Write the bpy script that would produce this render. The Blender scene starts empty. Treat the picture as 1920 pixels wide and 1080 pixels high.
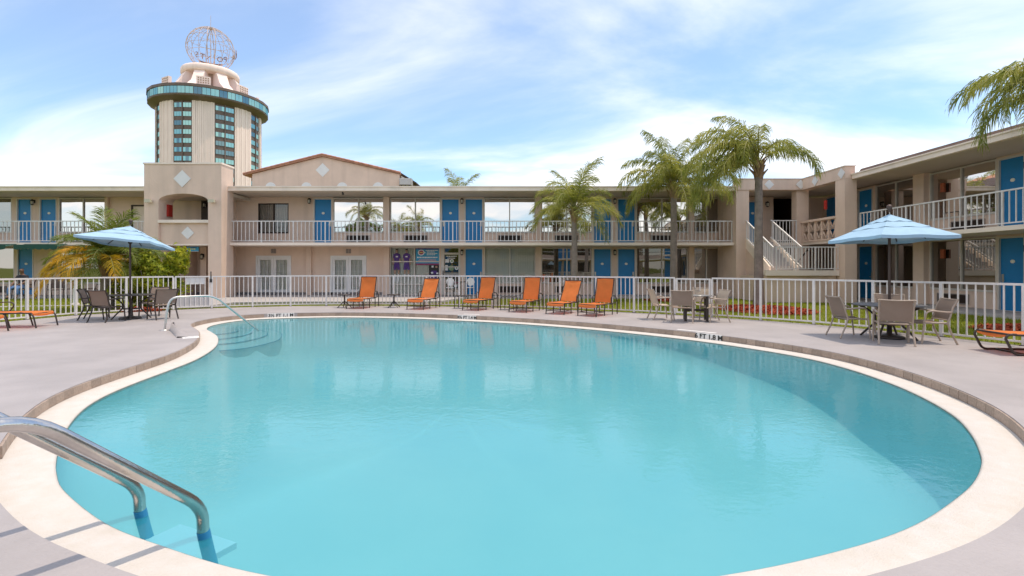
import bpy, math, random
import numpy as np
from mathutils import Vector, Matrix
from mathutils.geometry import tessellate_polygon

random.seed(7)
R = math.radians
S = bpy.context.scene
COL = S.collection

# ------------------------------------------------------------------ camera
cam_d = bpy.data.cameras.new('camera')
cam = bpy.data.objects.new('camera', cam_d)
COL.objects.link(cam)
cam.location = (0, 0, 1.5)
cam.rotation_euler = (R(90), 0, 0)
cam_d.sensor_width = 36
cam_d.lens = 930 / 1920 * 36
cam_d.shift_y = -38 / 1920
cam_d.clip_start = 0.05
cam_d.clip_end = 5000
S.camera = cam

# ------------------------------------------------------------------ sky, sun, exposure
SUN_DIR = Vector((0.72, 0.06, 2.2)).normalized()
W = bpy.data.worlds.new('World')
S.world = W
W.use_nodes = True
nt = W.node_tree
nt.nodes.clear()
def wn(t, **k):
    n = nt.nodes.new(t)
    for a, b in k.items():
        setattr(n, a, b)
    return n
def wmath(op, a, b=None, clamp=False):
    n = wn('ShaderNodeMath', operation=op, use_clamp=clamp)
    for i, v in enumerate((a, b)):
        if v is None: continue
        if isinstance(v, (int, float)): n.inputs[i].default_value = v
        else: nt.links.new(v, n.inputs[i])
    return n.outputs[0]
sky = wn('ShaderNodeTexSky', sky_type='NISHITA', sun_disc=False)
sky.sun_elevation = math.asin(SUN_DIR.z)
sky.sun_rotation = math.atan2(SUN_DIR.x, SUN_DIR.y)
sky.air_density = 1.0; sky.dust_density = 0.4; sky.ozone_density = 1.6
tc = wn('ShaderNodeTexCoord')
sep = wn('ShaderNodeSeparateXYZ'); nt.links.new(tc.outputs['Generated'], sep.inputs[0])
zc = wmath('ADD', wmath('MAXIMUM', sep.outputs[2], 0.0), 0.22)
cmb = wn('ShaderNodeCombineXYZ')
nt.links.new(wmath('DIVIDE', sep.outputs[0], zc), cmb.inputs[0])
nt.links.new(wmath('DIVIDE', sep.outputs[1], zc), cmb.inputs[1])
mp = wn('ShaderNodeMapping'); mp.inputs['Rotation'].default_value = (0, 0, R(-32)); mp.inputs['Scale'].default_value = (0.55, 1.25, 1)
mp.inputs['Location'].default_value = (14.2, 7.7, 0)
nt.links.new(cmb.outputs[0], mp.inputs[0])
n1 = wn('ShaderNodeTexNoise'); n1.inputs['Scale'].default_value = 0.9; n1.inputs['Detail'].default_value = 9; n1.inputs['Roughness'].default_value = 0.56; n1.inputs['Distortion'].default_value = 0.75
n2 = wn('ShaderNodeTexNoise'); n2.inputs['Scale'].default_value = 0.35; n2.inputs['Detail'].default_value = 3; n2.inputs['Distortion'].default_value = 0.2
nt.links.new(mp.outputs[0], n1.inputs['Vector']); nt.links.new(mp.outputs[0], n2.inputs['Vector'])
low = wmath('POWER', wmath('SUBTRACT', 1.0, wmath('MAXIMUM', sep.outputs[2], 0.0)), 5.0)
dens = wmath('ADD', wmath('ADD', wmath('MULTIPLY', n1.outputs[0], 1.0), wmath('MULTIPLY', n2.outputs[0], 0.33)), wmath('MULTIPLY', low, 0.12))
mr = wn('ShaderNodeMapRange'); mr.interpolation_type = 'SMOOTHSTEP'
mr.inputs['From Min'].default_value = 0.50; mr.inputs['From Max'].default_value = 0.94
mr.inputs['To Min'].default_value = 0.14; mr.inputs['To Max'].default_value = 0.90
nt.links.new(dens, mr.inputs[0])
mixc = wn('ShaderNodeMix', data_type='RGBA')
CLOUD = (6.0, 5.65, 5.3, 1)
nt.links.new(mr.outputs[0], mixc.inputs[0]); tint = wn('ShaderNodeMix', data_type='RGBA', blend_type='MULTIPLY'); tint.inputs[0].default_value = 1; tint.inputs[7].default_value = (0.42, 0.63, 0.76, 1)
nt.links.new(sky.outputs[0], tint.inputs[6]); nt.links.new(tint.outputs[2], mixc.inputs[6]); mixc.inputs[7].default_value = CLOUD
bg = wn('ShaderNodeBackground'); bg.inputs['Strength'].default_value = 0.15
nt.links.new(mixc.outputs[2], bg.inputs[0])
out = wn('ShaderNodeOutputWorld'); nt.links.new(bg.outputs[0], out.inputs[0])

sun_d = bpy.data.lights.new('sun', 'SUN')
sun_d.energy = 1.75
sun_d.angle = R(0.6)
sun_d.color = (1.0, 0.86, 0.70)
sun = bpy.data.objects.new('sun', sun_d)
COL.objects.link(sun)
sun.rotation_euler = SUN_DIR.to_track_quat('Z', 'Y').to_euler()

S.view_settings.view_transform = 'Standard'
S.view_settings.look = 'None'
S.view_settings.gamma = 1
S.view_settings.use_curve_mapping = False
S.view_settings.exposure = 0.95
S.render.engine = 'CYCLES'
S.cycles.max_bounces = 8
S.cycles.transparent_max_bounces = 16
S.cycles.caustics_reflective = False
S.cycles.caustics_refractive = False

# ------------------------------------------------------------------ materials
MATS = {}
def mat(name, col, rough=0.6, metal=0.0, spec=0.5, var=None, bump=None, space='pos', rnd=0.0, streak=None):
    """var=(scale, amount[, colour]) noise variation; bump=(scale, strength); rnd = brightness spread between copies."""
    m = bpy.data.materials.new(name); m.use_nodes = True
    t = m.node_tree; b = t.nodes['Principled BSDF']
    b.inputs['Roughness'].default_value = rough
    b.inputs['Metallic'].default_value = metal
    b.inputs['Specular IOR Level'].default_value = spec
    c4 = (*col, 1)
    b.inputs['Base Color'].default_value = c4
    if var or bump or rnd or streak:
        if space == 'pos':
            src = t.nodes.new('ShaderNodeNewGeometry').outputs['Position']
        else:
            src = t.nodes.new('ShaderNodeTexCoord').outputs['Object']
    cur = None
    if var:
        n = t.nodes.new('ShaderNodeTexNoise'); n.inputs['Scale'].default_value = var[0]; n.inputs['Detail'].default_value = 6
        n.inputs['Roughness'].default_value = 0.62
        t.links.new(src, n.inputs['Vector'])
        r = t.nodes.new('ShaderNodeMapRange'); r.inputs['From Min'].default_value = 0.32; r.inputs['From Max'].default_value = 0.68
        t.links.new(n.outputs[0], r.inputs[0])
        mx = t.nodes.new('ShaderNodeMix'); mx.data_type = 'RGBA'
        other = var[2] if len(var) > 2 else tuple(c * (1 - var[1]) for c in col)
        mx.inputs[6].default_value = c4; mx.inputs[7].default_value = (*other, 1)
        t.links.new(r.outputs[0], mx.inputs[0])
        cur = mx.outputs[2]
    if streak:   # vertical weather streaks: (scale, amount)
        mpn = t.nodes.new('ShaderNodeMapping'); mpn.inputs['Scale'].default_value = (streak[0], streak[0], streak[0] * 0.06)
        t.links.new(src, mpn.inputs[0])
        n = t.nodes.new('ShaderNodeTexNoise'); n.inputs['Scale'].default_value = 1.0; n.inputs['Detail'].default_value = 5
        t.links.new(mpn.outputs[0], n.inputs['Vector'])
        r = t.nodes.new('ShaderNodeMapRange'); r.inputs['From Min'].default_value = 0.5; r.inputs['From Max'].default_value = 0.75
        r.inputs['To Min'].default_value = 1.0; r.inputs['To Max'].default_value = 1.0 - streak[1]
        t.links.new(n.outputs[0], r.inputs[0])
        h = t.nodes.new('ShaderNodeMix'); h.data_type = 'RGBA'; h.blend_type = 'MULTIPLY'; h.inputs[0].default_value = 1
        if cur: t.links.new(cur, h.inputs[6])
        else: h.inputs[6].default_value = c4
        t.links.new(r.outputs[0], h.inputs[7])
        cur = h.outputs[2]
    if rnd:
        oi = t.nodes.new('ShaderNodeObjectInfo')
        r = t.nodes.new('ShaderNodeMapRange'); r.inputs['To Min'].default_value = 1 - rnd; r.inputs['To Max'].default_value = 1 + rnd
        t.links.new(oi.outputs['Random'], r.inputs[0])
        h = t.nodes.new('ShaderNodeMix'); h.data_type = 'RGBA'; h.blend_type = 'MULTIPLY'; h.inputs[0].default_value = 1
        if cur: t.links.new(cur, h.inputs[6])
        else: h.inputs[6].default_value = c4
        t.links.new(r.outputs[0], h.inputs[7])
        cur = h.outputs[2]
    if cur: t.links.new(cur, b.inputs['Base Color'])
    if bump:
        n = t.nodes.new('ShaderNodeTexNoise'); n.inputs['Scale'].default_value = bump[0]; n.inputs['Detail'].default_value = 5
        t.links.new(src, n.inputs['Vector'])
        bp = t.nodes.new('ShaderNodeBump'); bp.inputs['Strength'].default_value = bump[1]; bp.inputs['Distance'].default_value = 0.02
        t.links.new(n.outputs[0], bp.inputs['Height']); t.links.new(bp.outputs[0], b.inputs['Normal'])
    MATS[name] = m
    return m

def leafmat(name, col, col2, scale=3.0, trans=0.35):
    m = bpy.data.materials.new(name); m.use_nodes = True
    t = m.node_tree; b = t.nodes['Principled BSDF']; o = t.nodes['Material Output']
    b.inputs['Roughness'].default_value = 0.5; b.inputs['Specular IOR Level'].default_value = 0.35
    g = t.nodes.new('ShaderNodeNewGeometry')
    n = t.nodes.new('ShaderNodeTexNoise'); n.inputs['Scale'].default_value = scale; n.inputs['Detail'].default_value = 4
    t.links.new(g.outputs['Position'], n.inputs['Vector'])
    r = t.nodes.new('ShaderNodeMapRange'); r.inputs['From Min'].default_value = 0.35; r.inputs['From Max'].default_value = 0.65
    t.links.new(n.outputs[0], r.inputs[0])
    oi = t.nodes.new('ShaderNodeObjectInfo')
    ad = t.nodes.new('ShaderNodeMath'); ad.operation = 'ADD'; ad.use_clamp = True
    sc = t.nodes.new('ShaderNodeMath'); sc.operation = 'MULTIPLY_ADD'; sc.inputs[1].default_value = 0.7; sc.inputs[2].default_value = -0.35
    t.links.new(oi.outputs['Random'], sc.inputs[0]); t.links.new(sc.outputs[0], ad.inputs[0]); t.links.new(r.outputs[0], ad.inputs[1])
    mx = t.nodes.new('ShaderNodeMix'); mx.data_type = 'RGBA'; mx.inputs[6].default_value = (*col, 1); mx.inputs[7].default_value = (*col2, 1)
    t.links.new(ad.outputs[0], mx.inputs[0]); t.links.new(mx.outputs[2], b.inputs['Base Color'])
    tr = t.nodes.new('ShaderNodeBsdfTranslucent'); t.links.new(mx.outputs[2], tr.inputs[0])
    ms = t.nodes.new('ShaderNodeMixShader'); ms.inputs[0].default_value = trans
    t.links.new(b.outputs[0], ms.inputs[1]); t.links.new(tr.outputs[0], ms.inputs[2]); t.links.new(ms.outputs[0], o.inputs[0])
    MATS[name] = m
    return m

def glass_film(name, dark, refl, tint, wob=0.15, wscale=0.7):
    """window glass with a reflective solar film: mirror part over a dark room."""
    m = bpy.data.materials.new(name); m.use_nodes = True
    t = m.node_tree; t.nodes.clear()
    o = t.nodes.new('ShaderNodeOutputMaterial')
    d = t.nodes.new('ShaderNodeBsdfDiffuse'); d.inputs[0].default_value = (*dark, 1)
    gl = t.nodes.new('ShaderNodeBsdfGlossy'); gl.inputs['Color'].default_value = (*tint, 1); gl.inputs['Roughness'].default_value = 0.015
    g = t.nodes.new('ShaderNodeNewGeometry')
    n = t.nodes.new('ShaderNodeTexNoise'); n.inputs['Scale'].default_value = wscale; n.inputs['Detail'].default_value = 1
    t.links.new(g.outputs['Position'], n.inputs['Vector'])
    bp = t.nodes.new('ShaderNodeBump'); bp.inputs['Strength'].default_value = wob; bp.inputs['Distance'].default_value = 0.02
    t.links.new(n.outputs[0], bp.inputs['Height']); t.links.new(bp.outputs[0], gl.inputs['Normal'])
    ms = t.nodes.new('ShaderNodeMixShader'); ms.inputs[0].default_value = refl
    t.links.new(d.outputs[0], ms.inputs[1]); t.links.new(gl.outputs[0], ms.inputs[2]); t.links.new(ms.outputs[0], o.inputs[0])
    MATS[name] = m
    return m

def clear_layer(name, tint, rough, ior, wave=None, floor=0.0, body=None):
    """see-through sheet (clear glass, water): transparent with a Fresnel reflection."""
    m = bpy.data.materials.new(name); m.use_nodes = True
    t = m.node_tree; t.nodes.clear()
    o = t.nodes.new('ShaderNodeOutputMaterial')
    tr = t.nodes.new('ShaderNodeBsdfTransparent'); tr.inputs[0].default_value = (*tint, 1)
    gl = t.nodes.new('ShaderNodeBsdfGlossy'); gl.inputs['Roughness'].default_value = rough
    fr = t.nodes.new('ShaderNodeFresnel'); fr.inputs[0].default_value = ior
    if wave:
        g = t.nodes.new('ShaderNodeNewGeometry')
        mpn = t.nodes.new('ShaderNodeMapping'); mpn.inputs['Scale'].default_value = (1, 1.25, 1)
        t.links.new(g.outputs['Position'], mpn.inputs[0])
        prev = None
        for sc_, st_ in wave:
            n = t.nodes.new('ShaderNodeTexNoise'); n.inputs['Scale'].default_value = sc_; n.inputs['Detail'].default_value = 2; n.inputs['Distortion'].default_value = 0.4
            t.links.new(mpn.outputs[0], n.inputs['Vector'])
            bp = t.nodes.new('ShaderNodeBump'); bp.inputs['Strength'].default_value = st_; bp.inputs['Distance'].default_value = 0.03
            t.links.new(n.outputs[0], bp.inputs['Height'])
            if prev: t.links.new(prev, bp.inputs['Normal'])
            prev = bp.outputs[0]
        t.links.new(prev, gl.inputs['Normal']); t.links.new(prev, fr.inputs['Normal'])
    ms = t.nodes.new('ShaderNodeMixShader')
    fac = fr.outputs[0]
    if floor:
        mxn = t.nodes.new('ShaderNodeMath'); mxn.operation = 'MAXIMUM'; mxn.inputs[1].default_value = floor
        t.links.new(fac, mxn.inputs[0]); fac = mxn.outputs[0]
    under = tr.outputs[0]
    if body:      # slight turbidity: suspended matter scatters some light back (share, colour)
        df = t.nodes.new('ShaderNodeBsdfDiffuse'); df.inputs[0].default_value = (*body[1], 1)
        mb_ = t.nodes.new('ShaderNodeMixShader'); mb_.inputs[0].default_value = body[0]
        t.links.new(under, mb_.inputs[1]); t.links.new(df.outputs[0], mb_.inputs[2]); under = mb_.outputs[0]
    t.links.new(fac, ms.inputs[0]); t.links.new(under, ms.inputs[1]); t.links.new(gl.outputs[0], ms.inputs[2])
    t.links.new(ms.outputs[0], o.inputs[0])
    MATS[name] = m
    return m

STUCCO = mat('stucco', (0.79, 0.60, 0.475), 0.85, spec=0.2, var=(0.9, 0.12), bump=(22, 0.45), streak=(1.6, 0.16))
STUCCO2 = mat('stucco_trim', (0.92, 0.785, 0.66), 0.8, spec=0.2, var=(0.8, 0.10), bump=(30, 0.12), streak=(2.2, 0.14))
SOFFIT = mat('soffit_paint', (0.62, 0.53, 0.44), 0.85, spec=0.2, var=(0.7, 0.12))
WHITEP = mat('white_paint', (0.80, 0.78, 0.75), 0.5, var=(3.0, 0.08), space='obj')
RAILP = mat('rail_paint', (0.78, 0.745, 0.71), 0.45, var=(5.0, 0.14), space='pos')
BLUE = mat('door_blue', (0.008, 0.215, 0.50), 0.42, var=(2.0, 0.12), bump=(60, 0.04))
FRAMEC = mat('frame_cream', (0.66, 0.60, 0.53), 0.5, var=(4, 0.1))
BROWNM = mat('brown_metal', (0.050, 0.034, 0.026), 0.38, spec=0.5, var=(9, 0.35), space='obj')
TANM = mat('tan_metal', (0.44, 0.345, 0.27), 0.42, var=(9, 0.2), space='obj')
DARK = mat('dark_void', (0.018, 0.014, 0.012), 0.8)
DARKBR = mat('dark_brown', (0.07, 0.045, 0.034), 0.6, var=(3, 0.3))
ORANGE = mat('orange_sling', (1.0, 0.42, 0.13), 0.7, spec=0.25, var=(3.5, 0.13), bump=(260, 0.25), space='obj', rnd=0.07)
def see_sun(m, amount):
    t = m.node_tree; b = t.nodes['Principled BSDF']; o = t.nodes['Material Output']
    tr = t.nodes.new('ShaderNodeBsdfTranslucent'); ms = t.nodes.new('ShaderNodeMixShader'); ms.inputs[0].default_value = amount
    if b.inputs['Base Color'].links: t.links.new(b.inputs['Base Color'].links[0].from_socket, tr.inputs[0])
    else: tr.inputs[0].default_value = b.inputs['Base Color'].default_value
    t.links.new(b.outputs[0], ms.inputs[1]); t.links.new(tr.outputs[0], ms.inputs[2]); t.links.new(ms.outputs[0], o.inputs[0])
see_sun(ORANGE, 0.62)
TAUPE = mat('taupe_sling', (0.39, 0.295, 0.235), 0.75, spec=0.2, var=(4, 0.10), bump=(260, 0.25), space='obj', rnd=0.06)
see_sun(TAUPE, 0.3)
CREAMS = mat('cream_sling', (0.66, 0.56, 0.45), 0.75, spec=0.2, var=(4, 0.10), bump=(260, 0.25), space='obj')
see_sun(CREAMS, 0.4)
CANVAS = mat('umbrella_canvas', (0.36, 0.53, 0.67), 0.85, spec=0.15, var=(4.5, 0.10), bump=(220, 0.2), space='obj')
WOODP = mat('umbrella_pole_brown', (0.085, 0.05, 0.038), 0.5, var=(9, 0.3), space='obj')
STEEL = mat('brushed_steel', (0.62, 0.59, 0.56), 0.17, metal=1.0, var=(7, 0.22), bump=(55, 0.05))
STEELM = mat('satin_steel', (0.66, 0.63, 0.60), 0.38, metal=0.85, var=(7, 0.15))
WATERTINT = mat('water_tinted_rail', (0.03, 0.22, 0.42), 0.5)  # steel tube seen through water, the blue tint put into its colour
TREADP = mat('ladder_tread_white', (0.80, 0.86, 0.90), 0.5)
DECK = mat('deck_paint', (0.402, 0.368, 0.362), 0.5, spec=0.35, var=(0.9, 0.20), bump=(38, 0.3), streak=None)
WALK = mat('walk_concrete', (0.43, 0.40, 0.385), 0.8, var=(0.9, 0.16), bump=(40, 0.2))
COPING = mat('coping_white', (0.615, 0.575, 0.535), 0.7, spec=0.3, var=(7, 0.09, (0.57, 0.52, 0.46)), bump=(90, 0.4))
TILEB = mat('tile_brown', (0.43, 0.325, 0.255), 0.55, var=(42, 0.35), bump=(70, 0.2), rnd=0.16)
GROUT = mat('grout', (0.45, 0.38, 0.32), 0.9)
PLASTER = mat('pool_plaster', (0.60, 0.69, 0.67), 0.7, spec=0.2, var=(0.5, 0.10, (0.55, 0.65, 0.645)), bump=(6, 0.05))
STEPEDGE = mat('step_edge_tile', (0.06, 0.27, 0.38), 0.5)
GRASSG = mat('lawn_soil', (0.15, 0.18, 0.022), 0.95, spec=0.1, var=(2.2, 0.5, (0.15, 0.17, 0.04)), bump=(25, 0.6))
BARK = mat('palm_bark', (0.30, 0.245, 0.205), 0.9, spec=0.15, var=(6, 0.32), bump=(38, 0.6))
BOOT = mat('palm_boot', (0.36, 0.23, 0.13), 0.9, spec=0.15, var=(8, 0.4), bump=(40, 0.5))
MULCH = mat('red_mulch', (0.34, 0.062, 0.030), 0.95, spec=0.1, var=(14, 0.5), bump=(30, 0.6))
TERRA = mat('terracotta', (0.55, 0.27, 0.18), 0.8, var=(3, 0.3), rnd=0.12)
ROOFBR = mat('roof_edge_brown', (0.13, 0.075, 0.052), 0.75, var=(2, 0.35))
ROOFG = mat('roof_gravel', (0.42, 0.39, 0.36), 0.9, var=(3, 0.2))
CONC = mat('hotel_concrete', (0.95, 0.765, 0.69), 0.85, spec=0.2, var=(0.22, 0.07), streak=(0.9, 0.10))
BRONZE = mat('bronze_spandrel', (0.17, 0.115, 0.092), 0.6, var=(0.5, 0.2))
RED = mat('signal_red', (0.45, 0.03, 0.02), 0.45)
BOXOR = mat('alarm_box_orange', (0.36, 0.085, 0.03), 0.5)
GREENAW = mat('awning_green', (0.012, 0.075, 0.052), 0.8, var=(5, 0.2))
LAMPBLK = mat('lantern_black', (0.02, 0.018, 0.016), 0.45)
LAMPGL = mat('lantern_glass', (0.75, 0.70, 0.6), 0.3)
PLAQUE = mat('number_plaque', (0.82, 0.76, 0.62), 0.5)
BRASS = mat('handle_metal', (0.55, 0.50, 0.42), 0.35, metal=0.7)
GRILLE = mat('grille_metal', (0.30, 0.255, 0.23), 0.6, var=(6, 0.15))
BLIND = mat('blind_fabric', (0.88, 0.86, 0.78), 0.85, spec=0.15, var=(3, 0.08))
CURTAIN = mat('curtain_fabric', (0.48, 0.41, 0.36), 0.9, spec=0.1, var=(5, 0.15))
SIGNBLUE = mat('sign_blue', (0.012, 0.13, 0.30), 0.4)
SIGNCYAN = mat('sign_cyan', (0.03, 0.30, 0.52), 0.45)
SIGNYEL = mat('sign_yellow', (0.75, 0.66, 0.16), 0.5)
PURPLE = mat('print_purple', (0.075, 0.025, 0.20), 0.6)
SKINP = mat('print_skin', (0.40, 0.26, 0.18), 0.7)
INK = mat('print_black', (0.015, 0.013, 0.013), 0.6)
PAPER = mat('print_white', (0.80, 0.80, 0.80), 0.6)
MAGENTA = mat('print_magenta', (0.33, 0.03, 0.13), 0.6)
PRINTGR = mat('print_green', (0.20, 0.30, 0.16), 0.6)
SKIN = mat('skin', (0.17, 0.085, 0.052), 0.55)
HAIR = mat('hair_black', (0.012, 0.01, 0.009), 0.6)
SHIRT = mat('shirt_black', (0.018, 0.017, 0.022), 0.85, space='obj')
JEANS = mat('jeans_blue', (0.10, 0.20, 0.40), 0.85, var=(14, 0.25), space='obj')
PALE = mat('pale_stone', (0.66, 0.62, 0.56), 0.8, var=(6, 0.2))
ALU = mat('unit_grey', (0.44, 0.42, 0.40), 0.55, var=(3, 0.15))
SIGNLET = mat('sign_letter_bronze', (0.25, 0.13, 0.09), 0.5)
GLOBEM = mat('globe_steel', (0.66, 0.49, 0.41), 0.55, var=(0.4, 0.3))
MIRROR = glass_film('mirror_film_glass', (0.10, 0.085, 0.075), 0.78, (0.88, 0.83, 0.80), 0.3, 0.9)
DIMGL = glass_film('dark_room_glass', (0.035, 0.028, 0.022), 0.36, (0.9, 0.88, 0.85))
TEAL = glass_film('teal_glass', (0.06, 0.17, 0.155), 0.50, (0.50, 0.82, 0.74), 0.3, 0.3)
TEALD = glass_film('teal_dark_glass', (0.03, 0.075, 0.085), 0.34, (0.42, 0.62, 0.64), 0.3, 0.3)
CLEAR = clear_layer('clear_pane', (0.97, 0.98, 0.97), 0.01, 1.5)
WATER = clear_layer('pool_water', (0.60, 0.865, 0.91), 0.03, 1.26, body=(0.27, (0.06, 0.48, 0.62)), wave=((0.9, 0.08), (4.5, 0.075), (15, 0.045)))
LEAF_Q = leafmat('leaf_queen', (0.17, 0.205, 0.026), (0.45, 0.43, 0.085), 2.2, 0.48)
LEAF_Y = leafmat('leaf_yellowing', (0.70, 0.37, 0.015), (0.52, 0.36, 0.022), 1.6, 0.45)
LEAF_G = leafmat('leaf_mid_green', (0.10, 0.15, 0.018), (0.23, 0.26, 0.035), 1.6, 0.4)
LEAF_B = leafmat('leaf_bush', (0.20, 0.26, 0.014), (0.56, 0.53, 0.035), 5.0, 0.45)
PETIOLE = mat('petiole', (0.26, 0.25, 0.09), 0.6, space='obj')
BLADE = leafmat('grass_blade', (0.20, 0.25, 0.014), (0.40, 0.40, 0.04), 1.5, 0.4)
CHIP = mat('mulch_chip', (0.42, 0.085, 0.04), 0.95, spec=0.1, var=(23, 0.55))

# ------------------------------------------------------------------ mesh helpers
class MB:
    def __init__(s):
        s.v = []; s.f = []; s.m = []; s.sm = []
    def add(s, vs, fs, m=0, smooth=False):
        o = len(s.v); s.v.extend([tuple(p) for p in vs])
        for f in fs:
            s.f.append([i + o for i in f]); s.m.append(m); s.sm.append(smooth)
        return s
    def box(s, x0, y0, z0, x1, y1, z1, m=0):
        if x0 > x1: x0, x1 = x1, x0
        if y0 > y1: y0, y1 = y1, y0
        if z0 > z1: z0, z1 = z1, z0
        v = [(x0, y0, z0), (x1, y0, z0), (x1, y1, z0), (x0, y1, z0), (x0, y0, z1), (x1, y0, z1), (x1, y1, z1), (x0, y1, z1)]
        return s.add(v, [(0, 3, 2, 1), (4, 5, 6, 7), (0, 1, 5, 4), (1, 2, 6, 5), (2, 3, 7, 6), (3, 0, 4, 7)], m)
    def bar(s, p, q, w, h, m=0, up=(0, 0, 1)):
        p = Vector(p); q = Vector(q); d = (q - p).normalized()
        u = Vector(up); sd = d.cross(u)
        if sd.length < 1e-5: sd = Vector((1, 0, 0))
        sd.normalize(); un = sd.cross(d).normalized()
        v = []
        for c in (p, q):
            for a, b in ((-1, -1), (1, -1), (1, 1), (-1, 1)):
                v.append(c + sd * (a * w / 2) + un * (b * h / 2))
        return s.add(v, [(0, 1, 2, 3), (7, 6, 5, 4), (0, 4, 5, 1), (1, 5, 6, 2), (2, 6, 7, 3), (3, 7, 4, 0)], m)
    def tube(s, pts, r, n=8, m=0, cap=True):
        pts = [Vector(p) for p in pts]
        rs = r if isinstance(r, (list, tuple)) else [r] * len(pts)
        T = []
        for i in range(len(pts)):
            a = pts[max(i - 1, 0)]; b = pts[min(i + 1, len(pts) - 1)]
            T.append((b - a).normalized())
        ref = Vector((0, 0, 1)) if abs(T[0].z) < 0.9 else Vector((1, 0, 0))
        x = T[0].cross(ref).normalized()
        vs = []
        for i, p in enumerate(pts):
            x = (x - T[i] * x.dot(T[i])).normalized(); y = T[i].cross(x)
            for k in range(n):
                a = 2 * math.pi * k / n
                vs.append(p + (x * math.cos(a) + y * math.sin(a)) * rs[i])
        fs = []
        for i in range(len(pts) - 1):
            for k in range(n):
                fs.append((i * n + k, i * n + (k + 1) % n, (i + 1) * n + (k + 1) % n, (i + 1) * n + k))
        s.add(vs, fs, m, True)
        if cap:
            s.add([vs[k] for k in range(n)][::-1], [tuple(range(n))], m)
            s.add([vs[len(vs) - n + k] for k in range(n)], [tuple(range(n))], m)
        return s
    def lathe(s, prof, n=16, c=(0, 0, 0), m=0, smooth=True):
        vs = []; fs = []
        for r, z in prof:
            for k in range(n):
                a = 2 * math.pi * k / n
                vs.append((c[0] + r * math.cos(a), c[1] + r * math.sin(a), c[2] + z))
        for i in range(len(prof) - 1):
            for k in range(n):
                fs.append((i * n + k, i * n + (k + 1) % n, (i + 1) * n + (k + 1) % n, (i + 1) * n + k))
        return s.add(vs, fs, m, smooth)
    def prism(s, poly, a0, a1, ax='z', m=0):
        """poly (u,v) extruded along ax from a0 to a1. z:(x,y) y:(x,z) x:(y,z)"""
        def P(u, v, a):
            return (u, v, a) if ax == 'z' else (u, a, v) if ax == 'y' else (a, u, v)
        n = len(poly)
        vs = [P(u, v, a0) for u, v in poly] + [P(u, v, a1) for u, v in poly]
        fs = [(i, (i + 1) % n, (i + 1) % n + n, i + n) for i in range(n)]
        tri = tessellate_polygon([[Vector((u, v, 0)) for u, v in poly]])
        fs += [tuple(t) for t in tri] + [tuple(i + n for i in t[::-1]) for t in tri]
        return s.add(vs, fs, m)
    def mesh(s, name, mats):
        me = bpy.data.meshes.new(name)
        me.from_pydata(s.v, [], s.f)
        if not isinstance(mats, (list, tuple)): mats = [mats]
        for x in mats: me.materials.append(x)
        me.polygons.foreach_set('material_index', s.m)
        me.polygons.foreach_set('use_smooth', s.sm)
        me.validate(clean_customdata=False); me.update()
        import bmesh
        b = bmesh.new(); b.from_mesh(me); bmesh.ops.recalc_face_normals(b, faces=b.faces); b.to_mesh(me); b.free()
        return me
    def build(s, name, mats, parent=None, loc=None):
        return put(name, s.mesh(name, mats), parent, loc)

def put(name, me, parent=None, loc=None, rz=0.0, scale=None):
    o = bpy.data.objects.new(name, me); COL.objects.link(o)
    if parent is not None: o.parent = parent
    if loc is not None: o.location = loc
    if rz: o.rotation_euler = (0, 0, rz)
    if scale is not None: o.scale = (scale,) * 3 if isinstance(scale, (int, float)) else scale
    return o
def tag(o, label=None, cat=None, group=None, kind=None):
    if label: o['label'] = label
    if cat: o['category'] = cat
    if group: o['group'] = group
    if kind: o['kind'] = kind
    return o
def thing(name, label, cat, loc=(0, 0, 0), rz=0.0, group=None):
    o = bpy.data.objects.new(name, None); COL.objects.link(o)
    o.empty_display_size = 0.2; o.location = loc; o.rotation_euler = (0, 0, rz)
    return tag(o, label, cat, group)
def children(o):
    return [c for c in COL.objects if c.parent == o]
def dup(root, loc, rz, label, kids=None):
    """copy of a thing with copies of its parts and their sub-parts (meshes shared)."""
    r = root.copy(); COL.objects.link(r); r.location = loc; r.rotation_euler = (0, 0, rz); r['label'] = label
    for ch in root_kids(root):
        c = ch.copy(); COL.objects.link(c); c.parent = r
        for g in root_kids(ch):
            d = g.copy(); COL.objects.link(d); d.parent = c
    return r
def root_kids(o):
    return list(o.children)
def flat(name, loops, z, m, kind='structure', skirt=None):
    """flat sheet from outer loop + holes; skirt=(loop index list, depth) adds vertical sides."""
    tri = tessellate_polygon([[Vector((x, y, 0)) for x, y in l] for l in loops])
    b = MB(); allp = [(x, y, z) for l in loops for x, y in l]
    b.add(allp, [tuple(t) for t in tri])
    if skirt:
        for li, dp in skirt:
            l = loops[li]; n = len(l)
            b.add([(x, y, z) for x, y in l] + [(x, y, z - dp) for x, y in l], [(i, (i + 1) % n, (i + 1) % n + n, i + n) for i in range(n)])
    o = b.build(name, m)
    if o.data.polygons[0].normal.z < 0: o.data.flip_normals()
    tag(o, kind=kind)
    return o
def text_mesh(body, size, depth, mats, align='CENTER', bold=0.0):
    cu = bpy.data.curves.new('t', 'FONT'); cu.body = body; cu.size = size; cu.extrude = depth; cu.align_x = align; cu.align_y = 'CENTER'; cu.resolution_u = 3; cu.offset = bold
    ob = bpy.data.objects.new('t', cu); COL.objects.link(ob)
    dg = bpy.context.evaluated_depsgraph_get()
    me = bpy.data.meshes.new_from_object(ob.evaluated_get(dg))
    bpy.data.objects.remove(ob); bpy.data.curves.remove(cu)
    me.materials.clear(); me.materials.append(mats)
    me.polygons.foreach_set('material_index', [0] * len(me.polygons))
    return me
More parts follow.
